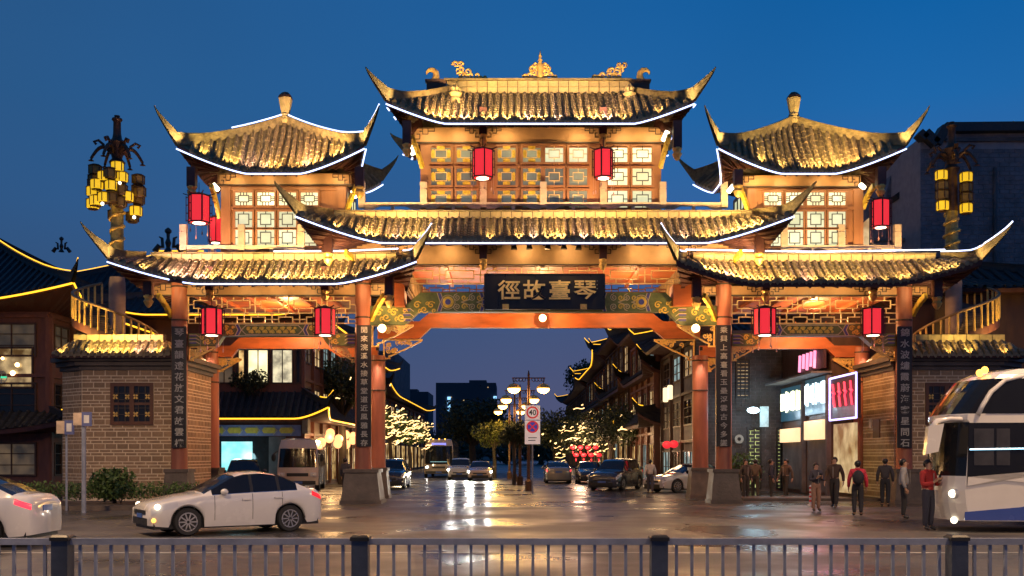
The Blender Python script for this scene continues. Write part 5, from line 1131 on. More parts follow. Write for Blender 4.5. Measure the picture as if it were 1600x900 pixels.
# ---------------------------------------------------------------- street furniture
bo = empty('bollard', P(1268, 790, 38) * 1, 'red and white striped bollard standing on the road near the right bay', 'bollard'); bo.location.z = 0; ORIG[bo.name] = Vector(bo.location)
c = Vector(bo.location); m = MB(); m.lathe(c, [(.16, 0), (.16, .04), (.085, .06), (.085, .72), (.06, .76)], 14); part(m, 'post', M('bollard_white', (.7, .68, .66), .5), bo, smooth='a')
for k in range(4): z = .14+.16*k; m = MB(); m.lathe(c, [(.088, z), (.088, z+.075)], 14); part(m, 'red_band', M('bollard_red', (.6, .03, .03), .5) if 'bollard_red' not in bpy.data.materials else bpy.data.materials['bollard_red'], bo)
SIGNB = M('sign_blue', (.1, .12, .28), .5, var=.2, vs=5)
for px, y0, w, Y, lab in ((131, 644, 15, 33, 'taller square traffic sign on a post in front of the left brick gatehouse'), (104, 657, 15, 34.5, 'lower traffic sign on a thin post left of the taller one')):
    x = PX(px, Y); z1, z0 = PZ(y0, Y), PZ(y0+22, Y); g = empty('sign_post', (x, Y, 0), lab, 'sign'); m = MB(); m.tube([(x, Y, 0), (x, Y, z1-.1)], .075 if w == 15 and px > 120 else .04, 8); part(m, 'post', FENCEM, g)
    m = MB(); m.box(x-.02, x+.3, Y-.12, Y-.08, z0, z1); part(m, 'sign_panel', SIGNB, g); m = MB(); m.box(x-.3, x-.03, Y-.1, Y-.06, z0+.03, z1-.02); part(m, 'sign_panel', STONE, g)
    m = MB(); m.box(x+.05, x+.22, Y-.125, Y-.121, z0+.1, z1-.1); part(m, 'white_mark', M('sign_white', (.6, .6, .6), .5) if 'sign_white' not in bpy.data.materials else bpy.data.materials['sign_white'], g)
LAMPG = M('street_lamp_globe', (1, .8, .4), .3, var=0, emit=(1, .5, .1), es=13, sample=False)
LAMPSP = [(826, 607, 54, 46), (812.5, 624, 64.4, 43), (804, 634, 72.7, 37), (796, 643, 82, 35)]
nms = ['nearest', 'second nearest', 'third', 'farthest']
for (px, y, Y, w), nm in zip(LAMPSP, nms):
    x = PX(px, Y); zg = PZ(y, Y); g = empty('street_lamp', (x, Y, 0), nm+' twin-globe street lamp glowing amber along the middle of the street', 'street lamp', 'twin street lamps along the middle of the street'); ww = w*Y/F/2
    m = MB(); m.lathe((x, Y, 0), [(.2, 0), (.2, .5), (.1, .6), (.07, zg+.55), (.05, zg+.6), (.07, zg+.7), (.02, zg+.95)], 10); m.bar((x-ww-.1, Y, zg+.55), (x+ww+.1, Y, zg+.55), .06, .06)
    for s in (-1, 1):
        for k in range(4): m.tube([(x+s*(.15+k*ww*.22), Y, zg+.52), (x+s*(.2+k*ww*.22), Y, zg+.38), (x+s*(.3+k*ww*.22), Y, zg+.36), (x+s*(.33+k*ww*.22), Y, zg+.5)], .02, 5)
        m.bar((x+s*ww, Y, zg+.55), (x+s*ww, Y, zg+.25), .04, .04)
    part(m, 'post', BRONZE, g)
    for s in (-1, 1):
        m = MB(); m.lathe((x+s*ww, Y, zg), [(.36, .0), (.34, .1), (.22, .22), (.05, .28)], 14); hd = part(m, 'shade', GOLD, g); m = MB(); m.sphere((x+s*ww, Y, zg-.02), .33, 12, 7, (1, 1, .75)); part(m, 'globe', LAMPG, hd, smooth=True)
        light('POINT', (x+s*ww, Y, zg-.4), 150, (1, .55, .15), g, .25, name='street_light')
rs = empty('road_sign', (PX(832, 50), 50, 0), 'speed limit 40 and no stopping sign on one post between the street lamps', 'sign'); Y = 50
m = MB(); m.tube([(PX(832, Y), Y+.05, 0), (PX(832, Y), Y+.05, PZ(632, Y))], .04, 8); part(m, 'post', FENCEM, rs)
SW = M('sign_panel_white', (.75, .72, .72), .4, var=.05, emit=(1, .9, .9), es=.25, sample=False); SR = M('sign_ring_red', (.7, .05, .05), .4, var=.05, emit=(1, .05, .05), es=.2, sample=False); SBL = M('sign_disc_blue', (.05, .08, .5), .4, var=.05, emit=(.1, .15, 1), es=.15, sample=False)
def ring(mb, cx, cy, r0, r1, Y, n=24, dy=-.012): mb.grid([[P(cx+r*math.cos(2*math.pi*k/n), cy+r*math.sin(2*math.pi*k/n), Y)+Vector((0, dy, 0)) for k in range(n+1)] for r in (r0, r1)])
for y0, y1 in ((634, 650), (657, 694)):
    m = MB(); m.pbox(820, 844, y0 if y0 > 640 else 633.5, y1 if y1 > 660 else 656, Y, .03); part(m, 'sign_panel', SW, rs)
m = MB(); ring(m, 832, 644.5, 7.2, 9.6, Y); part(m, 'red_ring', SR, rs)
me = text('40', .36, .004).copy(); me.materials.append(BLACKM); piece(me, 'number', rs, P(832, 644.5, Y)-Vector((0, .015, 0)))
m = MB(); ring(m, 832, 667, .01, 8, Y); part(m, 'blue_disc', SBL, rs); m = MB(); ring(m, 832, 667, 7.4, 9.6, Y, dy=-.016); m.plines([[(826, 661), (838, 673)], [(838, 661), (826, 673)]], Y-.03, 2, .01); part(m, 'red_ring_and_cross', SR, rs)
m = MB(); m.plines([[(826, 684), (838, 684)], [(826, 688), (836, 688)]], Y-.02, 1.2, .01); part(m, 'small_print', BLACKM, rs)
# unseen roadside lamps inferred from warm light; nearest right one added to brighten foreground
for (x, Y, pw), nm in zip(((-14.5, 22, 6400), (14.5, 20, 5600), (-7.5, 6, 5500), (8.5, 5.5, 5000)), ('left', 'right', 'nearest left', 'added nearest right')):
    g = empty('roadside_lamp', (x, Y, 0), nm+' tall roadside lamp above the picture, shining warm light on the road', 'street lamp', 'tall roadside lamps outside the picture'); m = MB(); m.lathe((x, Y, 0), [(.15, 0), (.12, 1), (.07, 10.4)], 10); m.tube([(x, Y, 10.3), (x, Y+.6, 10.8), (x, Y+1.8, 11)], .05, 6); part(m, 'pole', FENCEM, g)
    m = MB(); m.box(x-.15, x+.15, Y+1.7, Y+2.4, 10.93, 11.07); part(m, 'lamp_head', FENCEM, g); m = MB(); m.box(x-.12, x+.12, Y+1.75, Y+2.35, 10.9, 10.929); part(m, 'lens', BULB, g)
    light('SPOT', (x, Y+2, 10.8), pw, (1, .63, .33), g, .3, (x, Y+2, 0), 158, .35, 'roadside_light')
# ---------------------------------------------------------------- buildings behind the gate
WOODD = M('dark_facade_wood', (.07, .035, .022), .55, var=.35, vs=4, bump=.2, stretch=(1, 1, .3)); WOODR = M('red_facade_wood', (.16, .06, .04), .55, var=.3, vs=4, bump=.2, stretch=(1, 1, .3))
PLAST = M('grey_plaster', (.16, .14, .14), .8, var=.25, vs=1.5, dirt=.35); PALEP = M('pale_plaster', (.3, .26, .23), .8, var=.2, vs=1.5, dirt=.3)
WARMWIN = glowpane('warm_window', (.35, .16, .04), (1.1, .8, .4), .8, 1.1); COOLWIN = glowpane('cool_window', (.1, .2, .22), (.6, .8, .75), .6, 1.3); FAINTWIN = glowpane('faint_window', (.02, .015, .01), (.16, .1, .05), .7, 1.1)
def wall_pt(f, a, o, z):                               # facade frame: (origin, along, out)
    p, d, n = f; q = p+d*a+n*o; return Vector((q.x, q.y, z))
def fbox(mb, f, a0, a1, o0, o1, z0, z1): mb.hexa([wall_pt(f, a, o, z) for z in (z0, z1) for a, o in ((a0, o0), (a1, o0), (a1, o1), (a0, o1))]); return mb
def fwindow(par, f, a0, a1, z0, z1, pane, frame=WOODD, nx=2, nz=3, name='window'):
    t = .09; m = MB(); fbox(m, f, a0, a1, .0, .1, z0, z0+t); fbox(m, f, a0, a1, 0, .1, z1-t, z1); fbox(m, f, a0, a0+t, .003, .097, z0+t, z1-t); fbox(m, f, a1-t, a1, .003, .097, z0+t, z1-t)
    for k in range(1, nx): x = lerp(a0, a1, k/nx); fbox(m, f, x-.025, x+.025, .02, .08, z0+t, z1-t)
    for k in range(1, nz): z = lerp(z0, z1, k/nz); fbox(m, f, a0+t, a1-t, .025, .075, z-.02, z+.02)
    w = part(m, name, frame, par); p = MB(); fbox(p, f, a0+t*.5, a1-t*.5, .005, .015, z0+t*.5, z1-t*.5); part(p, 'pane', pane, w); return w
def facade(g, f, L, z0, z1, storeys, bays, lit, rnd, shop=None, frame=WOODD, posts=True, post=WOODR, panes=(WARMWIN, FAINTWIN, COOLWIN)):
    h = (z1-z0)/storeys; w = L/bays
    for s in range(storeys):
        zb = z0+s*h
        for k in range(bays):
            a = k*w
            if s == 0 and shop: fwindow(g, f, a+.25, a+w-.25, zb+.1, zb+h*.78, shop[k % len(shop)], frame, 3, 2, 'shop_front')
            else:
                pn = panes[0] if rnd.random() < lit else panes[2] if rnd.random() < .12 else (panes[1] if rnd.random() < .5 else PANE_DARK)
                fwindow(g, f, a+w*.16, a+w*.84, zb+h*.28, zb+h*.85, pn, frame)
        m = MB(); fbox(m, f, 0, L, 0, .16, zb+h-.18, zb+h-.02); part(m, 'storey_beam', post, g)
    if posts:
        for k in range(bays+1): m = MB(); a = k*w; fbox(m, f, a-.12, a+.12, .0, .18, z0, z1-.19); part(m, 'post', post, g)
def building(label, x0, x1, y0, y1, h, wall, fac, roof=None, name='shop_house', cat='building', group=None, seed=1, rope=(), extra=None):
    rnd = random.Random(seed); g = empty(name, ((x0+x1)/2, (y0+y1)/2, 0), label, cat, group)
    m = MB(); m.box(x0, x1, y0, y1, 0, h); part(m, 'wall', wall, g)
    for side, kw in fac:
        f = {'f': (Vector((x0, y0, 0)), Vector((1, 0, 0)), Vector((0, -1, 0))), 'l': (Vector((x0, y1, 0)), Vector((0, -1, 0)), Vector((-1, 0, 0))), 'r': (Vector((x1, y0, 0)), Vector((0, 1, 0)), Vector((1, 0, 0)))}[side]
        L = (x1-x0) if side == 'f' else (y1-y0); facade(g, f, L, kw.pop('z0', .1), kw.pop('z1', h-.2), kw.pop('storeys', 2), kw.pop('bays', 3), kw.pop('lit', .3), rnd, **kw)
    if roof:
        over, rise, z, sides, lift = roof; hx, hy = (x1-x0)/2+over, (y1-y0)/2+over
        mn = min(hx, hy); r = Roof((x0+x1)/2, (y0+y1)/2, hx, hy, max(.05, hx-mn), max(.05, hy-mn), z, z+rise, lift, .35, .55, .3, 1.6)
        ro = build_roof(g, r, step=.42, tile=TILED, base=TILED, detail=False, soffit=(hx-over, hy-over, z-.15), rad=.1, rows=sides, fascia=.2)
        for sx in (-1, 1): 
            for sy in (-1, 1): hip_ridge(ro, r, sx, sy, dx=.4, dz=.95, th=.2, mat=TILED, neon=('h' in rope and (sx, sy) in ((1, -1), (-1, -1), (-1, 1))), neonmat=ROPE, lit=0, nfrom=0 if 'H' in rope else 6)
        m = MB(); m.box(r.cx-r.rx-.2, r.cx+r.rx+.2, r.cy-r.ry-.15, r.cy+r.ry+.15, r.z1-.2, r.z1+.45); part(m, 'ridge', TILED, ro)
        for sd in rope:
            if sd in 'flr': eave_neon(ro, r, sd, ROPE, .045, -.05)
        if 't' in rope: m = MB(); m.tube([(r.cx-r.rx-.2, r.cy-r.ry-.2, r.z1+.5), (r.cx+r.rx+.2, r.cy-r.ry-.2, r.z1+.5)], .05, 6); part(m, 'rope_light', ROPE, ro)
        g['_r'] = 0
        return g, r, ro
    return g, None, None
def skirt(g, x0, x1, y0, y1, over, z, rise, rope, sides='flr', lift=.5):
    hx, hy = (x1-x0)/2+over, (y1-y0)/2+over; r = Roof((x0+x1)/2, (y0+y1)/2, hx, hy, hx-over+.02, hy-over+.02, z, z+rise, lift, .3, .72, .3, 1.5)
    ro = build_roof(g, r, step=.4, tile=TILED, base=TILED, detail=False, soffit=(hx-over, hy-over, z-.1), rad=.1, rows=sides, fascia=.22, name='skirt_roof')
    for sx in (-1, 1): hip_ridge(ro, r, sx, -1, dx=.35, dz=.8, th=.18, mat=TILED, neon=True, neonmat=ROPE, lit=0, nfrom=7)
    for sd in rope: eave_neon(ro, r, sd, ROPE, .045, -.06)
# left: restaurant, ridge building and shop seen through the left bay
g, r, ro = building('dark two-storey restaurant at the left edge with round-emblem window and amber rope lights', -46, -21.7, 48, 60, 8.7, WOODR, [('f', dict(storeys=3, bays=7, lit=.0, posts=True)), ('r', dict(storeys=3, bays=5, lit=0))], (1.6, 4.6, 8.75, 'fr', .9), rope=('f', 'h', 'H', 'r'), name='restaurant', seed=4)
f = (Vector((-46, 48, 0)), Vector((1, 0, 0)), Vector((0, -1, 0)))
w = fwindow(g, f, 46-26.6, 46-22.4, 5.0, 6.95, glowpane('restaurant_window', (.12, .06, .02), (.8, .55, .25), .8, 1.6), WOODD, 1, 1, 'lit_window')
Y = 47.85; m = MB()
for x, y, rr in ((27, 570, 3.5), (20, 583, 4), (4, 560, 2.5)): m.sphere(P(x, y, Y), rr*Y/F, 10, 6)
part(m, 'pendant_lamp', BULB, w, kind='stuff')
m = MB(); ring(m, 2, 589, 8.5, 10, Y); m.plines([[(-3, 583), (7, 583)], [(2, 580), (2, 598)], [(-4, 590), (8, 590)], [(-2, 595), (6, 595)]], Y-.03, 1.5, .02); part(m, 'round_emblem', LETTER, w)
m = MB(); m.pbox(1, 10, 588, 591, Y-.05, .02); part(m, 'green_sign', M('green_neon', (0, .3, .1), .3, var=0, emit=(.1, 1, .5), es=.8, sample=False), w)
light('POINT', P(20, 580, 50), 30, (1, .7, .3), None, .2)
skirt(g, -46, -21.7, 48, 60, 1.2, 3.0, .9, 'r')
g, r, ro = building('dark traditional hall behind the left gatehouse with a long amber lit ridge', -29.5, -14.6, 62, 74, 10.5, WOODR, [('f', dict(storeys=3, bays=6, lit=.1))], (1.6, 4.3, 10.6, 'fr', .9), rope=('t', 'h', 'H', 'f'), name='hall', seed=9)
for px, y0, hh in ((262, 383, 38), (95, 383, 24)):
    m = MB(); X_ = PX(px, 67.5); z = r.z1+.4; k = hh*67.5/F/1.6
    m.lathe((X_, 67.6, z), [(.3*k, 0), (.12*k, .3*k), (.2*k, .6*k), (.1*k, .9*k), (.12*k, 1.2*k), (.22*k, 1.3*k), (.22*k, 1.45*k), (.05*k, 1.6*k)], 8)
    for s in (-1, 1): m.tube([(X_+s*.9*k, 67.6, z), (X_+s*.6*k, 67.6, z+.4*k), (X_+s*.35*k, 67.6, z+.3*k), (X_+s*.4*k, 67.6, z+.9*k), (X_+s*.6*k, 67.6, z+1.0*k)], [.2*k, .18*k, .12*k, .1*k, .04], 6)
    part(m, 'ridge_ornament', BLACKM, ro)
g, r, ro = building('shop building seen through the left bay with bright upper windows and blue painted frieze', -21.5, -11.9, 58, 72, 9.6, WOODR, [('r', dict(storeys=3, bays=5, lit=.35, shop=[SHOPGLOW, SHOPGLOW, WARMWIN]))], (1.3, 3, 9.7, 'fr', .6), rope=('f', 'r'), seed=12)
f = (Vector((-21.5, 58, 0)), Vector((1, 0, 0)), Vector((0, -1, 0))); q_ = lambda px: PX(px, 58)+21.5
for xa, xb, pn in ((300, 332, PANE_DARK), (335, 366, FAINTWIN), (371, 384, SHOPGLOW), (386, 421, PANE_HOT), (424, 459, glowpane('terrace_window', (.35, .3, .2), (1.1, .95, .6), .9, 2.2)), (461, 471, PANE_DARK)): fwindow(g, f, q_(xa), q_(xb), PZ(600, 58), PZ(545, 58), pn, WOODD, 2 if xb-xa > 20 else 1, 1)
skirt(g, -21.5, -11.9, 58, 72, 1.5, 3.95, 1.5, 'fr', lift=.6)
Y = 57.9
m = MB(); m.pbox(300, 470, 664, 681, Y, .12); fz = part(m, 'blue_frieze', M('blue_frieze_paint', (.25, .27, .5), .5, var=.2), g)
d = MB(); 
for k in range(6):
    x = 312+k*27; d.ppoly([(x-11, 672.5), (x-8, 668), (x+8, 668), (x+11, 672.5), (x+8, 677), (x-8, 677)], Y-.03, .02)
part(d, 'ochre_panel', YELP, fz); d = MB()
for k in range(6): d.plines([[(319+k*27, 666), (325+k*27, 672.5), (319+k*27, 679)]], Y-.03, 1, .03)
part(d, 'white_chevron', CREAMP, fz)
m = MB(); m.pbox(346, 394, 690, 735, Y-.1, .06); part(m, 'lit_screen', SHOPCYAN, g); light('POINT', P(370, 715, Y-1.5), 60, (.5, .9, 1), None, .3)
m = MB(); m.pbox(300, 420, 682, 750, Y-.02, .06); part(m, 'shop_opening', PANE_DARK, g)
m = MB(); m.pbox(420, 446, 682, 760, Y-.06, .08); part(m, 'grey_shutter', PLAST, g)
m = MB(); m.box(-11.8, -11.5, 57.6, 58.4, 3.1, 4.1); part(m, 'hanging_sign_box', PALEP, g)
for k in range(9):
    yy = 59+k*1.5; c = Vector((-11.0+.2*(k % 2), yy, 2.6+.5*(k % 3)*.6)); m = MB(); m.sphere(c, .28, 10, 6, (1, 1, 1.1)); o = top(m, 'shop_lantern', M('warm_lantern', (.5, .2, .1), .5, var=.1, emit=(1, .42, .16), es=2.2, sample=False) if k == 0 else bpy.data.materials['warm_lantern'], ('nearest', 'second', 'third', 'fourth', 'fifth', 'sixth', 'seventh', 'eighth', 'farthest')[k]+' glowing orange lantern along the lit shop front behind the minibus', 'lantern', 'small lanterns along the shop front behind the minibus', smooth=True)
for yy in (60, 65, 70): light('POINT', (-10.6, yy, 3.0), 140, (1, .6, .25), None, .3)
building('wooden shop house further down the left side of the street', -21, -12.3, 74, 96, 9.5, WOODD, [('r', dict(storeys=3, bays=6, lit=.2, shop=[SHOPGLOW, WARMWIN]))], (1.2, 2.8, 9.6, 'fr', .6), rope=('r',), seed=15)
building('low shop row far down the left side of the street', -22, -13, 98, 150, 8, WOODD, [('r', dict(storeys=2, bays=10, lit=.3, shop=[SHOPGLOW, WARMWIN]))], (1.2, 2.6, 8.1, 'fr', .6), rope=('r',), seed=16)
building('tall plain dark block behind the second column', PX(604, 170)-14, PX(622, 170), 165, 190, PZ(548, 165), PLAST, [], None, name='tower_block', seed=17)
# right of the street
hs = [(9.6, 20, 53.5, 65, 8.2, 'corner shop house with brick front seen through the right bay'), (9.3, 18, 66, 79, 10.2, 'red-brown wooden house right of the street with upturned eaves'), (9.2, 18, 80, 99, 11.4, 'tall dark wooden house mid-way down the right side of the street'), (9.4, 19, 100, 128, 11.0, 'far wooden house right of the street behind the lit tree'), (9.4, 19, 129, 175, 10.5, 'farthest pale-roofed house on the right of the street')]
for i, (x0, x1, y0, y1, h, lab) in enumerate(hs):
    fac = [('l', dict(storeys=3, bays=max(3, int((y1-y0)/3.2)), lit=.16, shop=[SHOPGLOW, WARMWIN, COOLWIN] if i else [COOLWIN, FAINTWIN], frame=WOODD, post=WOODR if i % 2 else WOODD))]
    if i == 1: fac.append(('f', dict(z0=5, storeys=1, bays=3, lit=0)))
    g, r, ro = building(lab, x0, x1, y0, y1, h, (PLAST, WOODR, WOODD, WOODR, PALEP)[i], fac, (1.3, 2.6, h+.05, 'fl', 1.0), rope=('h', 'l') if i == 3 else ('h',), seed=30+i)
    if i in (1, 2, 3): skirt(g, x0, x1, y0, y1, 1.1, 3.9, 1.0, 'l' if i == 2 else '', sides='l', lift=.7); skirt(g, x0, x1, y0, y1, .8, 7.2, .7, '', sides='l', lift=.8)
    if i == 0: CORNER = g
    for k in range(2): light('POINT', (x0-1.2, lerp(y0, y1, .3+.4*k), 3.2), 60, (1, .62, .3), None, .3)
f = (Vector((9.6, 53.5, 0)), Vector((1, 0, 0)), Vector((0, -1, 0)))
Y = 53.4; a = lambda px: PX(px, Y)-9.6
bm_ = MB(); z = .2; k = 0
while z < 8:
    x = -.25*(k % 2)
    while x < 4.6: fbox(bm_, f, max(x, 0)+.012, min(x+.5, 4.6)-.012, .0, .03, z, z+.16); x += .52
    z += .185; k += 1
part(bm_, 'brick', M('shop_brick', (.1, .085, .085), .8, var=.25, vs=2.2, bump=.4, dirt=.3), CORNER, kind='stuff')
fwindow(CORNER, f, a(1150), a(1172), PZ(622, Y), PZ(562, Y), WARMWIN, BLACKM, 3, 6); fwindow(CORNER, f, a(1168), a(1190), .1, PZ(668, Y), glowpane('lime_door', (.4, .5, .1), (1, 1.1, .4), .9, 1.2), BLACKM, 2, 3, 'lit_door')
fwindow(CORNER, f, a(1213), a(1222), .1, PZ(668, Y), bpy.data.materials['lime_door'], BLACKM, 1, 1, 'lit_door')
m = MB(); c = P(1155, 685, Y)+Vector((0, -.15, 0)); ring(m, 1155, 686, 3, 7, Y-.12); part(m, 'round_emblem', LETTER, CORNER)
m = MB(); m.pbox(1188, 1201, 635, 667, Y-1, .12); part(m, 'light_box', M('pale_light_box', (.3, .4, .4), .4, var=.4, vs=5, emit=(.35, .5, .55), es=.5, sample=False), CORNER)
m = MB(); m.sphere(P(1177, 641, Y-1.2), .16, 10, 6, (2, 1, 1)); part(m, 'blue_white_floodlight', M('cold_flood', (1, 1, 1), .3, var=0, emit=(.6, .9, 1), es=10, sample=False), CORNER); light('POINT', P(1177, 641, Y-1.6), 55, (.5, .8, 1), None, .15)
# neon shop
NS, r, ro = building('neon shop at the right bay with white, blue and red glowing signs', 14.0, 24, 44.9, 53, 9.0, WOODD, [], (1.0, 2.0, 9.05, 'fl', .5), seed=41)
f = (Vector((14, 53, 0)), Vector((0, -1, 0)), Vector((-1, 0, 0)))
def npx(px): return 53-14*F/(px-800)                    # distance along the facade at a photo column
def nz(px, y): Yq = 14*F/(px-800); return PZ(y, Yq)
SIGNS = [(1224, 1257, 606, 655, (1.0, 1.0, .55), (.7, .95, 1)), (1262, 1296, 592, 645, (.55, .85, 1.0), (.65, .9, 1))]
rs_ = random.Random(5)
for i, (xa, xb, y0, y1, c, c2) in enumerate(SIGNS):
    a0, a1 = npx(xa), npx(xb); z1 = nz(xb, y0-6); z0 = nz(xb, y1)
    m = MB(); fbox(m, f, a0, a1, 0, .12, z0, z1); sp = part(m, 'sign_panel', M('sign_back_%s' % 'ab'[i], (.02, .04, .06), .4, var=.3, emit=(.02, .09, .13), es=.6, sample=False), NS)
    em = M('neon_sign_glow_%s' % 'ab'[i], (.8, .8, .8), .3, var=0, emit=c2 if i else c, es=2.2, sample=False); ch = MB(); n = 4
    for k in range(n):
        aa = lerp(a0, a1, (k+.15)/n); ww = (a1-a0)/n*.72
        for q in range(3): x = aa+ww*(q+.5)/3; t = rs_.uniform(0, .2); fbox(ch, f, x-ww*.1, x+ww*.1, .14+.004*q, .2, lerp(z0, z1, .25+t*.5), lerp(z0, z1, .88-t*.4))
        for q in range(3): zc = lerp(z0, z1, .35+.2*q+rs_.uniform(-.05, .05)); fbox(ch, f, aa, aa+ww, .15+.003*q, .19, zc-.05, zc+.05)
    part(ch, 'glowing_strokes', em, sp)
    m = MB(); fbox(m, f, a0+.1, a1-.1, 0, .05, .2, z0-.9); part(m, 'shop_door', PLAST, NS)
    m = MB(); za, zb = nz(xb, 690 if i == 0 else 686), nz(xb, 655 if i else 668); fbox(m, f, a0+.25, a1-.15, .06, .25, za, zb); part(m, 'light_box', M('warm_light_box', (.6, .4, .25), .4, var=.2, emit=(1, .62, .32), es=1.3) if i == 0 else bpy.data.materials['warm_light_box'], NS)
    m = MB(); fbox(m, f, a1+.02, a1+.25, 0, .2, .1, z1); part(m, 'grey_pillar', PLAST, NS)
    light('POINT', wall_pt(f, (a0+a1)/2, .9, z0+.3), 40, (.7, .85, 1), None, .2)
m = MB(); fbox(m, f, npx(1222), npx(1300), 0, .9, nz(1298, 583), nz(1298, 580)); part(m, 'canopy', PLAST, NS)
REDN = M('red_neon', (1, .1, .1), .3, var=0, emit=(1, .06, .12), es=1.5, sample=False); VIO = M('violet_neon', (.4, .4, 1), .3, var=0, emit=(.5, .45, 1), es=2.5, sample=False)
a0, a1 = npx(1303), npx(1345); z0, z1 = nz(1320, 655), nz(1320, 588)
m = MB(); fbox(m, f, a0, a1, .0, .15, z0, z1); sp = part(m, 'red_sign_panel', M('red_sign_back', (.04, .01, .02), .5, var=.3), NS); ch = MB()
for k in range(4):
    x = lerp(a0+.2, a1-.2, (k+.5)/4); ch.tube([wall_pt(f, x-.12, .2, lerp(z0, z1, .85)), wall_pt(f, x+.02, .2, lerp(z0, z1, .6)), wall_pt(f, x-.05, .2, lerp(z0, z1, .55)), wall_pt(f, x+.12, .2, lerp(z0, z1, .3))], .05, 5); ch.tube([wall_pt(f, x-.16, .2, lerp(z0, z1, .66)), wall_pt(f, x+.16, .2, lerp(z0, z1, .62))], .045, 5)
part(ch, 'red_strokes', REDN, sp); ch = MB(); ch.tube([wall_pt(f, a0, .18, z1), wall_pt(f, a0, .18, z0), wall_pt(f, a1, .18, z0), wall_pt(f, a1, .18, z1), wall_pt(f, a0, .18, z1)], .045, 6); part(ch, 'violet_tube', VIO, sp)
m = MB(); fbox(m, f, npx(1306), npx(1340), 0, .1, .3, 3.2); part(m, 'shop_door', WARMWIN, NS)
ch = MB(); m = MB(); Yq = 47.5
for k in range(5): x = npx(1266+k*6); ch.tube([wall_pt(f, x, .5, nz(1290, 575-(k % 2)*4)), wall_pt(f, x+.1, .5, nz(1290, 548))], .07, 5)
fbox(m, f, npx(1262), npx(1302), .3, .42, nz(1290, 578), nz(1290, 545)); sp = part(m, 'upper_sign_panel', bpy.data.materials['red_sign_back'], NS); part(ch, 'pink_strokes', M('pink_neon', (1, .4, .6), .3, var=0, emit=(1, .3, .5), es=1.6, sample=False), sp)
light('POINT', wall_pt(f, npx(1320), 1.2, 4), 50, (1, .2, .4), None, .2)
# big dark brick building at the right edge
B1 = empty('brick_building', (31, 56, 0), 'big dark brick building with a stepped gable filling the right edge behind the coach', 'building'); Y = 52
pts = [(1438, 712), (1438, 216), (1443, 211), (1461, 228), (1476, 203), (1800, 200), (1800, 712)]; m = MB(); m.ppoly(pts, Y, 10); part(m, 'wall', MORTARD, B1)
bm_ = MB(); z = .2; k = 0; f = (Vector((PX(1438, Y), Y, 0)), Vector((1, 0, 0)), Vector((0, -1, 0)))
while z < PZ(232, Y):
    x = -.25*(k % 2)
    while x < 11.5: fbox(bm_, f, max(x, 0)+.014, x+.5, 0, .03, z, z+.2); x += .53
    z += .23; k += 1
part(bm_, 'brick', BRICKD, B1, kind='stuff')
m = MB(); cap = [(1436, 214), (1443, 206), (1461, 223), (1475, 198), (1800, 195)]
for (x0, y0), (x1, y1) in zip(cap[:-1], cap[1:]): m.bar(P(x0, y0+3, Y-.15), P(x1, y1+3, Y-.15), .7, .45)
part(m, 'coping', TILED, B1); m = MB(); m.bar(P(1476, 219, Y-.05), P(1800, 216, Y-.05), .2, .18); part(m, 'string_course', PLAST, B1)
m = MB(); m.tube([P(1555, 262, Y-.12), P(1555, 700, Y-.12)], .1, 8); part(m, 'drain_pipe', PLAST, B1); m = MB(); m.tube([P(1582, 440, Y-.1), P(1592, 470, Y-.2), P(1600, 480, Y-.2)], .06, 6); m.box(PX(1590, Y), PX(1640, Y), Y-.6, Y-.1, PZ(545, Y), PZ(485, Y)); part(m, 'air_conditioner', PLAST, B1)
B2 = empty('brick_annex', (PX(1415, 56), 60, 0), 'dark annex with a lean-to roof between right tower and brick building', 'building'); Y = 56
m = MB(); m.ppoly([(1385, 712), (1385, 300), (1400, 247), (1439, 247), (1439, 712)], Y, 8); part(m, 'wall', BRICKD, B2)
m = MB(); m.bar(P(1395, 312, Y-.6), P(1445, 275, Y-.6), 1.2, .3); part(m, 'lean_to_roof', TILED, B2); m = MB(); m.bar(P(1396, 246, Y-.1), P(1441, 246, Y-.1), .6, .35); part(m, 'coping', TILED, B2)
m = MB(); m.pbox(1366, 1440, 372, 377, 54, .3); part(m, 'balcony_rail', PALEP, B2)
m = MB(); m.hexa([P(1348, 385, 45)]*0 or [P(1346, 384, 45), P(1358, 384, 45), P(1358, 384, 46), P(1346, 384, 46), P(1346, 350, 45), P(1358, 340, 45), P(1358, 340, 46), P(1346, 350, 46)]); part(m, 'lit_side_window', WARMWIN, B2)
# distant blocks
for lab, x0, x1, yt, Y, n, s in (('wide distant office block with blue lit letters', 681, 775, 598, 420, 26, 1), ('smaller distant block left of the office block', 624, 669, 612, 460, 12, 2)):
    g = empty('tower_block', (PX((x0+x1)/2, Y), Y, 0), lab, 'building'); rr = random.Random(s); m = MB(); m.pbox(x0, x1, yt, 714, Y, 30)
    if s == 1: m.pbox(733, 760, yt-4, yt-.1, Y+5, 12)
    else: m.pbox(636, 652, yt-4, yt-.1, Y+5, 10)
    part(m, 'wall', M('distant_wall_%s' % 'ab'[s-1], (.06, .06, .075), .8, var=.15, vs=.05), g)
    for k in range(n):
        x, y = rr.uniform(x0+3, x1-5), rr.uniform(yt+4, 680); m = MB(); m.pbox(x, x+1.8, y, y+1.4, Y-.3, .2); part(m, 'window', bpy.data.materials['warm_window'] if rr.random() < .3 else PANE_DARK, g)
    if s == 1:
        for k in range(4): m = MB(); m.pbox(699, 704, 620+k*6, 624.5+k*6, Y-.6, .3); part(m, 'lit_letter', M('blue_letter', (.3, .5, 1), .3, var=0, emit=(.3, .65, 1), es=1.6, sample=False) if k == 0 else bpy.data.materials['blue_letter'], g)
        m = MB(); m.pbox(771, 776, 619, 624, Y-.6, .3); part(m, 'lit_sign', bpy.data.materials['blue_letter'], g)
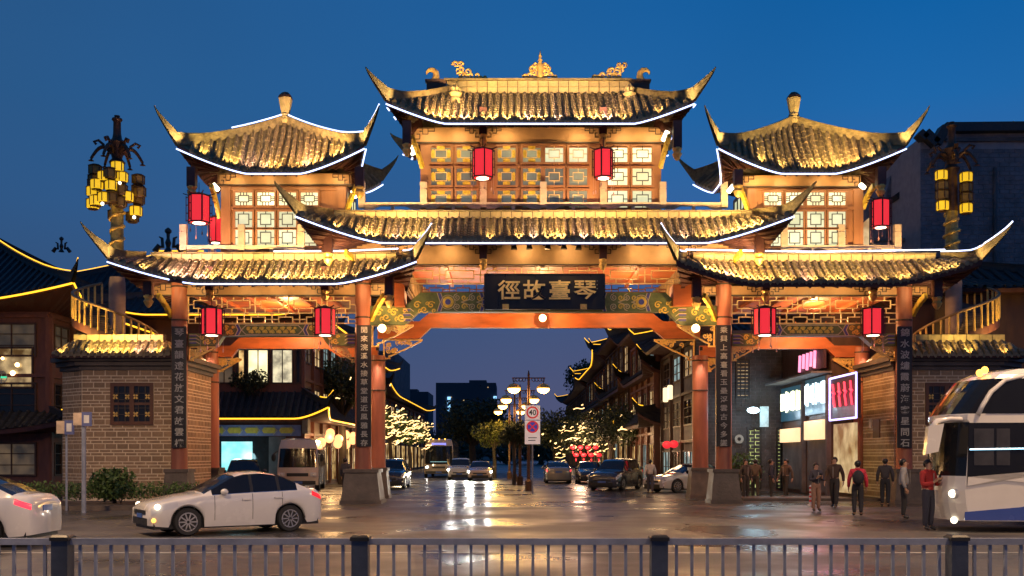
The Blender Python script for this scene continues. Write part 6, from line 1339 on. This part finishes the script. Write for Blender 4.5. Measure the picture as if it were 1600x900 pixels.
# ---------------------------------------------------------------- trees and plants
def leafm(n, c): return M(n, c, .6, var=.5, vs=1.2, rnd=0)
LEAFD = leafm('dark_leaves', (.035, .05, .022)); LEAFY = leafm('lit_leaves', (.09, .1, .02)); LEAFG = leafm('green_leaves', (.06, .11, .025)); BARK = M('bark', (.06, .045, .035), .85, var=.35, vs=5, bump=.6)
def leaves(mb, c, r, n, ls, rn, sq=(1, 1, .85)):
    c = Vector(c)
    for _ in range(n):
        d = Vector((rn.gauss(0, 1), rn.gauss(0, 1), rn.gauss(0, 1))).normalized()*r*(rn.random()**.45); p = c+Vector((d.x*sq[0], d.y*sq[1], d.z*sq[2]))
        u = Vector((rn.gauss(0, 1), rn.gauss(0, 1), rn.gauss(0, 1))).normalized(); v = u.cross(Vector((rn.gauss(0, 1), rn.gauss(0, 1), rn.gauss(0, 1)))).normalized(); l = ls*rn.uniform(.6, 1.4)
        mb.add([p-u*l, p+v*l*.45, p+u*l, p-v*l*.45], [(0, 1, 2, 3)])
def tree(label, x, Y, h, cr, n, ls=.16, mat=LEAFD, seed=1, trunk=.3, lights=0, group=None, name='tree', sq=(1, 1, .85)):
    rn = random.Random(seed); g = empty(name, (x, Y, 0), label, 'tree', group); t = MB(); base = h-cr*1.5*sq[2]
    pts = [(x, Y, 0), (x+.05, Y, base*.5), (x-.05, Y, base), (x, Y, h-cr*.7)]; t.tube(pts, [cr*.12, cr*.09, cr*.075, cr*.03], 8); cl = []
    for k in range(9):
        a = k*2.4; e = rn.uniform(-.35, .8); rr = rn.uniform(.45, .75)*cr; q = Vector((x+rr*math.cos(a)*sq[0], Y+rr*math.sin(a), h-cr*sq[2]+e*cr*.75*sq[2])); cl.append(q); t.tube([(x, Y, base*.9), lerp(Vector((x, Y, base)), q, .6)+Vector((0, 0, .1)), q], [cr*.05, cr*.035, cr*.015], 6)
    part(t, 'trunk', BARK, g, smooth='a'); c = MB()
    for q in cl+[Vector((x, Y, h-cr*sq[2]*.6)), Vector((x, Y, h-cr*sq[2]))]: leaves(c, q, cr*rn.uniform(.4, .58), n//11, ls, rn, (1, 1, .8))
    part(c, 'crown', mat, g)
    if lights:
        s = MB()
        for k in range(lights):
            q = rn.choice(cl); d = Vector((rn.gauss(0, .5), -abs(rn.gauss(0, .5))-.2, rn.gauss(0, .45)))*cr*.6; p = q+d; L = rn.choice((.08, .1, .15, .25, .5, .8))
            pts = [p+Vector((L*(j/5-.5), 0, .05*math.sin(j*1.3+k)+.1*(j/5-.5))) for j in range(6)]; s.tube(pts, rn.choice((.014, .02, .03, .045)), 5)
        part(s, 'string_lights', STR, g, kind='stuff')
    return g
STR = M('string_light_warm', (1, .8, .5), .3, var=0, emit=(1, .62, .24), es=3.0, sample=False)
tree('broad dark tree right in front of the office block', PX(738, 115), 115, PZ(614, 115), 4.4, 7500, .2, LEAFD, 1)
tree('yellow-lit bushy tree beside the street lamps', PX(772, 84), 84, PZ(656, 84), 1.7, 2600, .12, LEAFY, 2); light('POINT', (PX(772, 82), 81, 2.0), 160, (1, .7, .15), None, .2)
tree('dark clipped tree under the lamps left of the speed sign', PX(803, 64), 64, PZ(655, 64), 1.1, 2600, .09, LEAFD, 3, sq=(.8, .8, 1))
tree('dark tree right of the speed sign with a wide crown', PX(868, 88), 88, PZ(632, 88), 2.9, 4600, .14, LEAFD, 4, lights=10)
tree('tree left of the street wrapped in string lights, nearest to the second column', PX(610, 74), 74, PZ(638, 74), 1.7, 1500, .12, LEAFG, 5, lights=120, group='trees with string lights')
tree('tree left of the street wrapped in string lights, beside the distant bus', PX(640, 86), 86, PZ(655, 86), 1.6, 1500, .12, LEAFG, 6, lights=110, group='trees with string lights')
tree('tree right of the street with string lights and red lanterns below', PX(912, 80), 80, PZ(640, 80), 2.6, 3000, .14, LEAFD, 7, lights=110, group='trees with string lights')
tree('leafy tree right of the street before the red-brown houses', PX(955, 76), 76, PZ(628, 76), 2.3, 3200, .13, LEAFD, 8, lights=14, group='trees with string lights')
tree('dark tree outlined against the sky behind the right houses', PX(925, 180), 180, PZ(556, 180), 5, 3500, .3, LEAFD, 9)
tree('large dark tree behind the left bay upper windows', PX(535, 66), 66, PZ(560, 66), 2.6, 4200, .14, LEAFD, 10, lights=10)
light('POINT', (PX(625, 78), 78, 2.5), 420, (1, .75, .45), None, .4); light('POINT', (PX(905, 77), 76, 2.4), 380, (1, .6, .35), None, .4)
for k in range(8):
    m = MB(); m.sphere(P(895+12*(k % 4)+5*(k//4), 699+12*(k//4), 77), .2, 10, 6, (1.1, 1, .8)); m.lathe(P(895+12*(k % 4)+5*(k//4), 699+12*(k//4), 77)-Vector((0, 0, .5)), [(.03, 0), (.08, .22)], 6); top(m, 'small_red_lantern', PAPER, ('first', 'second', 'third', 'last')[k % 4]+(' small red lantern from the left in the upper row under the string-lit tree', ' small red lantern from the left in the lower row under the string-lit tree')[k//4], 'lantern', 'small red lanterns under the string-lit tree', smooth=True)
for k, (px, y) in enumerate(((1042, 695), (1053, 694))):
    m = MB(); m.sphere(P(px, y, 58), .26, 10, 6, (1, 1, .85)); top(m, 'small_red_lantern', PAPER, ('left', 'right')[k]+' one of two red lanterns beside the shop door right of the street', 'lantern', smooth=True)
PALEL = M('pale_lantern', (.7, .65, .55), .5, var=.1, emit=(1, .72, .42), es=1.6, sample=False)
for k, (px, y) in enumerate(((1068, 586), (1075, 577), (1079, 592), (1105, 590), (1040, 617), (1047, 613))):
    m = MB(); c = P(px, y, 60); m.lathe(c, [(.1, -.42), (.16, -.38), (.16, .38), (.1, .42)], 8); top(m, 'tall_white_lantern', PALEL, ('white lantern left of the third pair of columns, lower left of its cluster', 'topmost white lantern left of the inner right rear column', 'white lantern touching the left edge of the inner right rear column', 'white lantern showing between the two inner right columns', 'left one of two white lanterns low over the right street', 'right one of two white lanterns low over the right street')[k], 'lantern', 'white lanterns glowing beside the inner right columns')
for k, (px, y, Y, cr) in enumerate(((655, 676, 230, 6), (700, 672, 260, 7), (790, 668, 240, 6.5), (845, 664, 210, 6))): tree(('dark far tree below the smaller distant block', 'dark far tree at the end of the street behind the bus', 'dark far tree behind the yellow-lit tree', 'dark far tree behind the road signs')[k], PX(px, Y), Y, PZ(y, Y), cr, 1800, .5, LEAFD, 60+k, sq=(1.5, 1, .8))
def shrub(label, x, Y, w, h, n, mat, seed, cat='shrub', name='shrub', ls=.09, z0=0):
    rn = random.Random(seed); g = empty(name, (x, Y, 0), label, cat); c = MB(); 
    for k in range(max(3, int(w*2))): leaves(c, (x+rn.uniform(-.5, .5)*w, Y+rn.uniform(-.3, .3), h*rn.uniform(.4, .62)), h*.42, n//max(3, int(w*2)), ls, rn)
    part(c, 'foliage', mat, g); s = MB()
    for k in range(6): s.tube([(x+rn.uniform(-.2, .2)*w, Y, 0), (x+rn.uniform(-.4, .4)*w, Y, h*.6)], .025, 5)
    part(s, 'stem', BARK, g); g.location.z = z0; return g
shrub('round green bush in front of the left gatehouse wall', PX(183, 36.5), 36.5, 1.3, 1.65, 1400, LEAFG, 3)
shrub('dark leafy plant on the shop roof terrace before the bright windows', PX(398, 57.6), 57.6, 2.2, 1.6, 1500, LEAFD, 14, 'plant', 'terrace_plant', z0=5.2)
shrub('feathery green plant at the corner shop door in the right bay', PX(1156, 50), 50, .9, 2.4, 900, LEAFG, 4, 'plant', 'potted_plant')
hg = MB(); rn2 = random.Random(8)
for k in range(40): leaves(hg, (PX(-20, 36)+k*.2, 36+rn2.uniform(-.3, .3), .62), .42, 90, .06, rn2)
o = top(hg, 'hedge', LEAFG, 'low clipped hedge along the left pavement behind the cut-off white car', 'hedge')
# kerb and planter strip in front of the left gatehouse
m = MB(); m.box(-22, -10.4, 34.6, 38.6, 0, .15); top(m, 'pavement', PLINTH, kind='structure')
m = MB(); m.box(9.4, 30, 41.6, 44.2, 0, .12); top(m, 'pavement', PLINTH, kind='structure')
# ---------------------------------------------------------------- people
SKIN = M('skin', (.42, .24, .16), .5, var=.1); HAIR = M('black_hair', (.012, .01, .009), .45, var=.2); SHOE = M('dark_shoes', (.03, .028, .03), .5, var=.2)
def skinmesh(chains, sub=2):
    vs = []; ed = []; rad = []; idx = {}
    for ch in chains:
        pv = None
        for nm, p, r in ch:
            if nm not in idx: idx[nm] = len(vs); vs.append(p); rad.append(r)
            if pv is not None: ed.append((pv, idx[nm]))
            pv = idx[nm]
    me = bpy.data.meshes.new('figure'); me.from_pydata(vs, ed, []); o = bpy.data.objects.new('figure', me); COL.objects.link(o)
    md = o.modifiers.new('s', 'SKIN'); sv = me.skin_vertices[0].data
    for k, r in enumerate(rad): sv[k].radius = (r, r) if not isinstance(r, tuple) else r; sv[k].use_root = (k == 0)
    md.use_smooth_shade = True
    s = o.modifiers.new('u', 'SUBSURF'); s.levels = sub; s.render_levels = sub
    dg = bpy.context.evaluated_depsgraph_get(); dg.update(); m2 = bpy.data.meshes.new_from_object(o.evaluated_get(dg)); bpy.data.objects.remove(o); bpy.data.meshes.remove(me)
    for p in m2.polygons: p.use_smooth = True
    return m2
POSES = {}
def pose(kind):
    if kind in POSES: return POSES[kind]
    H = dict(pel=(0, 0, .96), bel=(0, 0, 1.1), che=(0, .0, 1.32), nek=(0, -.0, 1.5), hd1=(0, -.02, 1.58), hd2=(0, -.02, 1.7))
    st = .16 if kind == 'walk' else .0
    for s, n in ((-1, 'l'), (1, 'r')):
        f = s*st; H[n+'hip'] = (s*.09, 0, .9); H[n+'kne'] = (s*.1, -f*.5-.02, .5); H[n+'ank'] = (s*.1, -f*1.1+.02, .09); H[n+'toe'] = (s*.12, -f*1.1-.15, .04)
        H[n+'sho'] = (s*.19, 0, 1.42)
        if kind == 'phone': H[n+'elb'] = (s*.25, -.04, 1.13); H[n+'wri'] = (s*.09, -.26, 1.2); d = Vector((-s*.3, -.7, .6)).normalized()
        else: H[n+'elb'] = (s*.26, .03+f*.5, 1.14); H[n+'wri'] = (s*.27, -.05+f*1.1, .9); d = Vector((0, -.25, -1)).normalized()
        w = Vector(H[n+'wri']); H[n+'pal'] = tuple(w+d*.08); side = Vector((0, 1, 0)).cross(d).normalized() if kind == 'phone' else Vector((0, 1, 0))
        for k in range(4): b = w+d*.1+side*(k-1.5)*.02; L = (.06, .075, .08, .065)[k]; H[n+'f%da' % k] = tuple(b); H[n+'f%db' % k] = tuple(b+d*L*.55+Vector((-s*.008, -.006, 0))); H[n+'f%dc' % k] = tuple(b+d*L+Vector((-s*.025, -.012, 0)))
        b = w+d*.04+side*-.03; H[n+'ta'] = tuple(b); H[n+'tb'] = tuple(b+d*.04-side*.025); H[n+'tc'] = tuple(b+d*.075-side*.03)
    def c(*ns): return [(n.split(':')[0], H[n.split(':')[0]], float(n.split(':')[1])) for n in ns]
    bc = [c('pel:.13', 'bel:.125', 'che:.15', 'nek:.055', 'hd1:.085', 'hd2:.075')]; jk = [c('pel:.155', 'bel:.155', 'che:.175', 'nek:.075')]; tr = [c('pel:.14', 'bel:.12')]; sh = []
    for n in 'lr':
        bc += [c('pel:.13', n+'hip:.09', n+'kne:.06', n+'ank:.04', n+'toe:.035'), c('che:.15', n+'sho:.06', n+'elb:.045', n+'wri:.03', n+'pal:.032')]
        for k in range(4): bc.append(c(n+'pal:.032', n+'f%da:.0105' % k, n+'f%db:.0095' % k, n+'f%dc:.008' % k))
        bc.append(c(n+'wri:.03', n+'ta:.013', n+'tb:.011', n+'tc:.009'))
        jk.append(c('che:.175', n+'sho:.085', n+'elb:.068', n+'wri:.05')); tr.append(c('pel:.14', n+'hip:.11', n+'kne:.085', n+'ank:.062')); sh.append(c(n+'ank:.055', n+'toe:.05'))
    b = skinmesh(bc, 1); bm = bmesh.new(); bm.from_mesh(b)
    for loc, r, sc in (((0, -.115, 1.615), .016, (.8, 1.2, 1.4)), ((.033, -.095, 1.645), .012, (1, .6, .7)), ((-.033, -.095, 1.645), .012, (1, .6, .7)), ((.088, -.01, 1.625), .022, (.4, .8, 1.3)), ((-.088, -.01, 1.625), .022, (.4, .8, 1.3)), ((0, -.1, 1.575), .02, (1.2, .4, .3))):
        bmesh.ops.create_uvsphere(bm, u_segments=8, v_segments=6, radius=r, matrix=Matrix.Translation(loc) @ Matrix.Diagonal((*sc, 1)))
    bm.to_mesh(b); bm.free()
    for p in b.polygons: p.use_smooth = True
    hr = MB(); hr.sphere((0, .022, 1.65), .104, 16, 10, (.95, 1.05, 1.08)); hv = [(x*(1+.06*math.sin(9*x+31*z)), y+.006*math.sin(40*x), max(z, 1.545 if y > .03 else 1.6 if y > -.03 else 1.69)) for x, y, z in hr.v]; hr.v = hv
    POSES[kind] = (b, skinmesh(jk), skinmesh(tr), skinmesh(sh[:1]), skinmesh(sh[1:]), hr.mesh('hair', smooth=True)); return POSES[kind]
_pm = {}
def cloth(c):
    if c not in _pm: _pm[c] = M('cloth_%d' % len(_pm), c, .8, var=.2, vs=8, bump=.3, bs=15)
    return _pm[c]
def person(px, y, Y, rz, kind, jack, trou, label, h=1.0, bag=None, group=None):
    x = PX(px, Y); b = pose(kind); g = empty('person', (x, Y, 0), label, 'person', group, rz); g.scale = (h, h, h)
    for me, nm, mt in zip(b, ('body', 'jacket', 'trousers', 'shoe', 'shoe', 'hair'), (SKIN, cloth(jack), cloth(trou), SHOE, SHOE, HAIR)):
        m = me.copy(); m.materials.clear(); m.materials.append(mt); o = bpy.data.objects.new(nm, m); COL.objects.link(o); o.parent = g
    if bag: m = MB(); m.sphere((0, .24, 1.22), .19, 10, 7, (.95, .6, 1.25)); part(m, 'backpack', cloth(bag), g, local=True, smooth=True)
    z = MB(); z.bar((0, -.175, 1.02), (0, -.178, 1.42), .018, .012, (0, 1, 0)); part(z, 'zip', cloth((.3, .28, .26)), g, local=True)
    z = MB(); z.lathe((0, 0, 1.455), [(.105, 0), (.085, .05), (.08, .06)], 10); part(z, 'collar', cloth(jack), g, local=True, smooth=True)
    if kind == 'phone': z = MB(); z.box(-.04, .04, -.36, -.35, 1.24, 1.38); part(z, 'phone', GLASSC, g, local=True)
    return g
person(1450, 0, 25.4, .5, 'phone', (.4, .03, .03), (.03, .03, .05), 'person in a red jacket standing by the coach front looking at both hands', 1.0)
person(1412, 0, 30, 1.2, 'stand', (.3, .3, .32), (.03, .03, .035), 'person in a grey jacket before the outermost right column', 1.0)
person(1383, 0, 37.5, 2.8, 'stand', (.04, .035, .04), (.02, .02, .025), 'person in black facing away, left of the one in grey', 1.0)
person(1340, 0, 31.5, 2.9, 'stand', (.5, .03, .06), (.02, .02, .03), 'person in a bright red jacket seen from behind below the right bay', .97, (.02, .02, .03))
person(1304, 0, 36.5, -.6, 'walk', (.07, .04, .03), (.03, .025, .025), 'person in a brown coat walking before the red neon sign', 1.03)
person(1275, 0, 34, .2, 'phone', (.05, .045, .06), (.25, .14, .1), 'person in a dark top and tan trousers beside the striped bollard', .92)
person(540, 0, 46.5, 2.6, 'stand', (.03, .035, .06), (.02, .02, .025), 'person in dark blue standing between the minibus and the second column', 1.0)
person(1016, 0, 50, 3.0, 'walk', (.55, .53, .5), (.06, .06, .08), 'person in a white shirt walking away by the parked dark car', .95)
for k, px in enumerate((1165, 1180, 1205, 1228)): person(px, 0, 43.5+.8*(k % 2), (.4, 3, 1.4, -1)[k], ('stand', 'walk')[k % 2], ((.06, .045, .035), (.1, .07, .05), (.03, .035, .06), (.12, .08, .06))[k], (.04, .035, .03), ('person in a brown jacket beside the feathery plant', 'person in a tan jacket walking past the lime lit door', 'person in a dark blue jacket right of the lime lit door', 'person in a light brown jacket before the white neon sign')[k], .97)
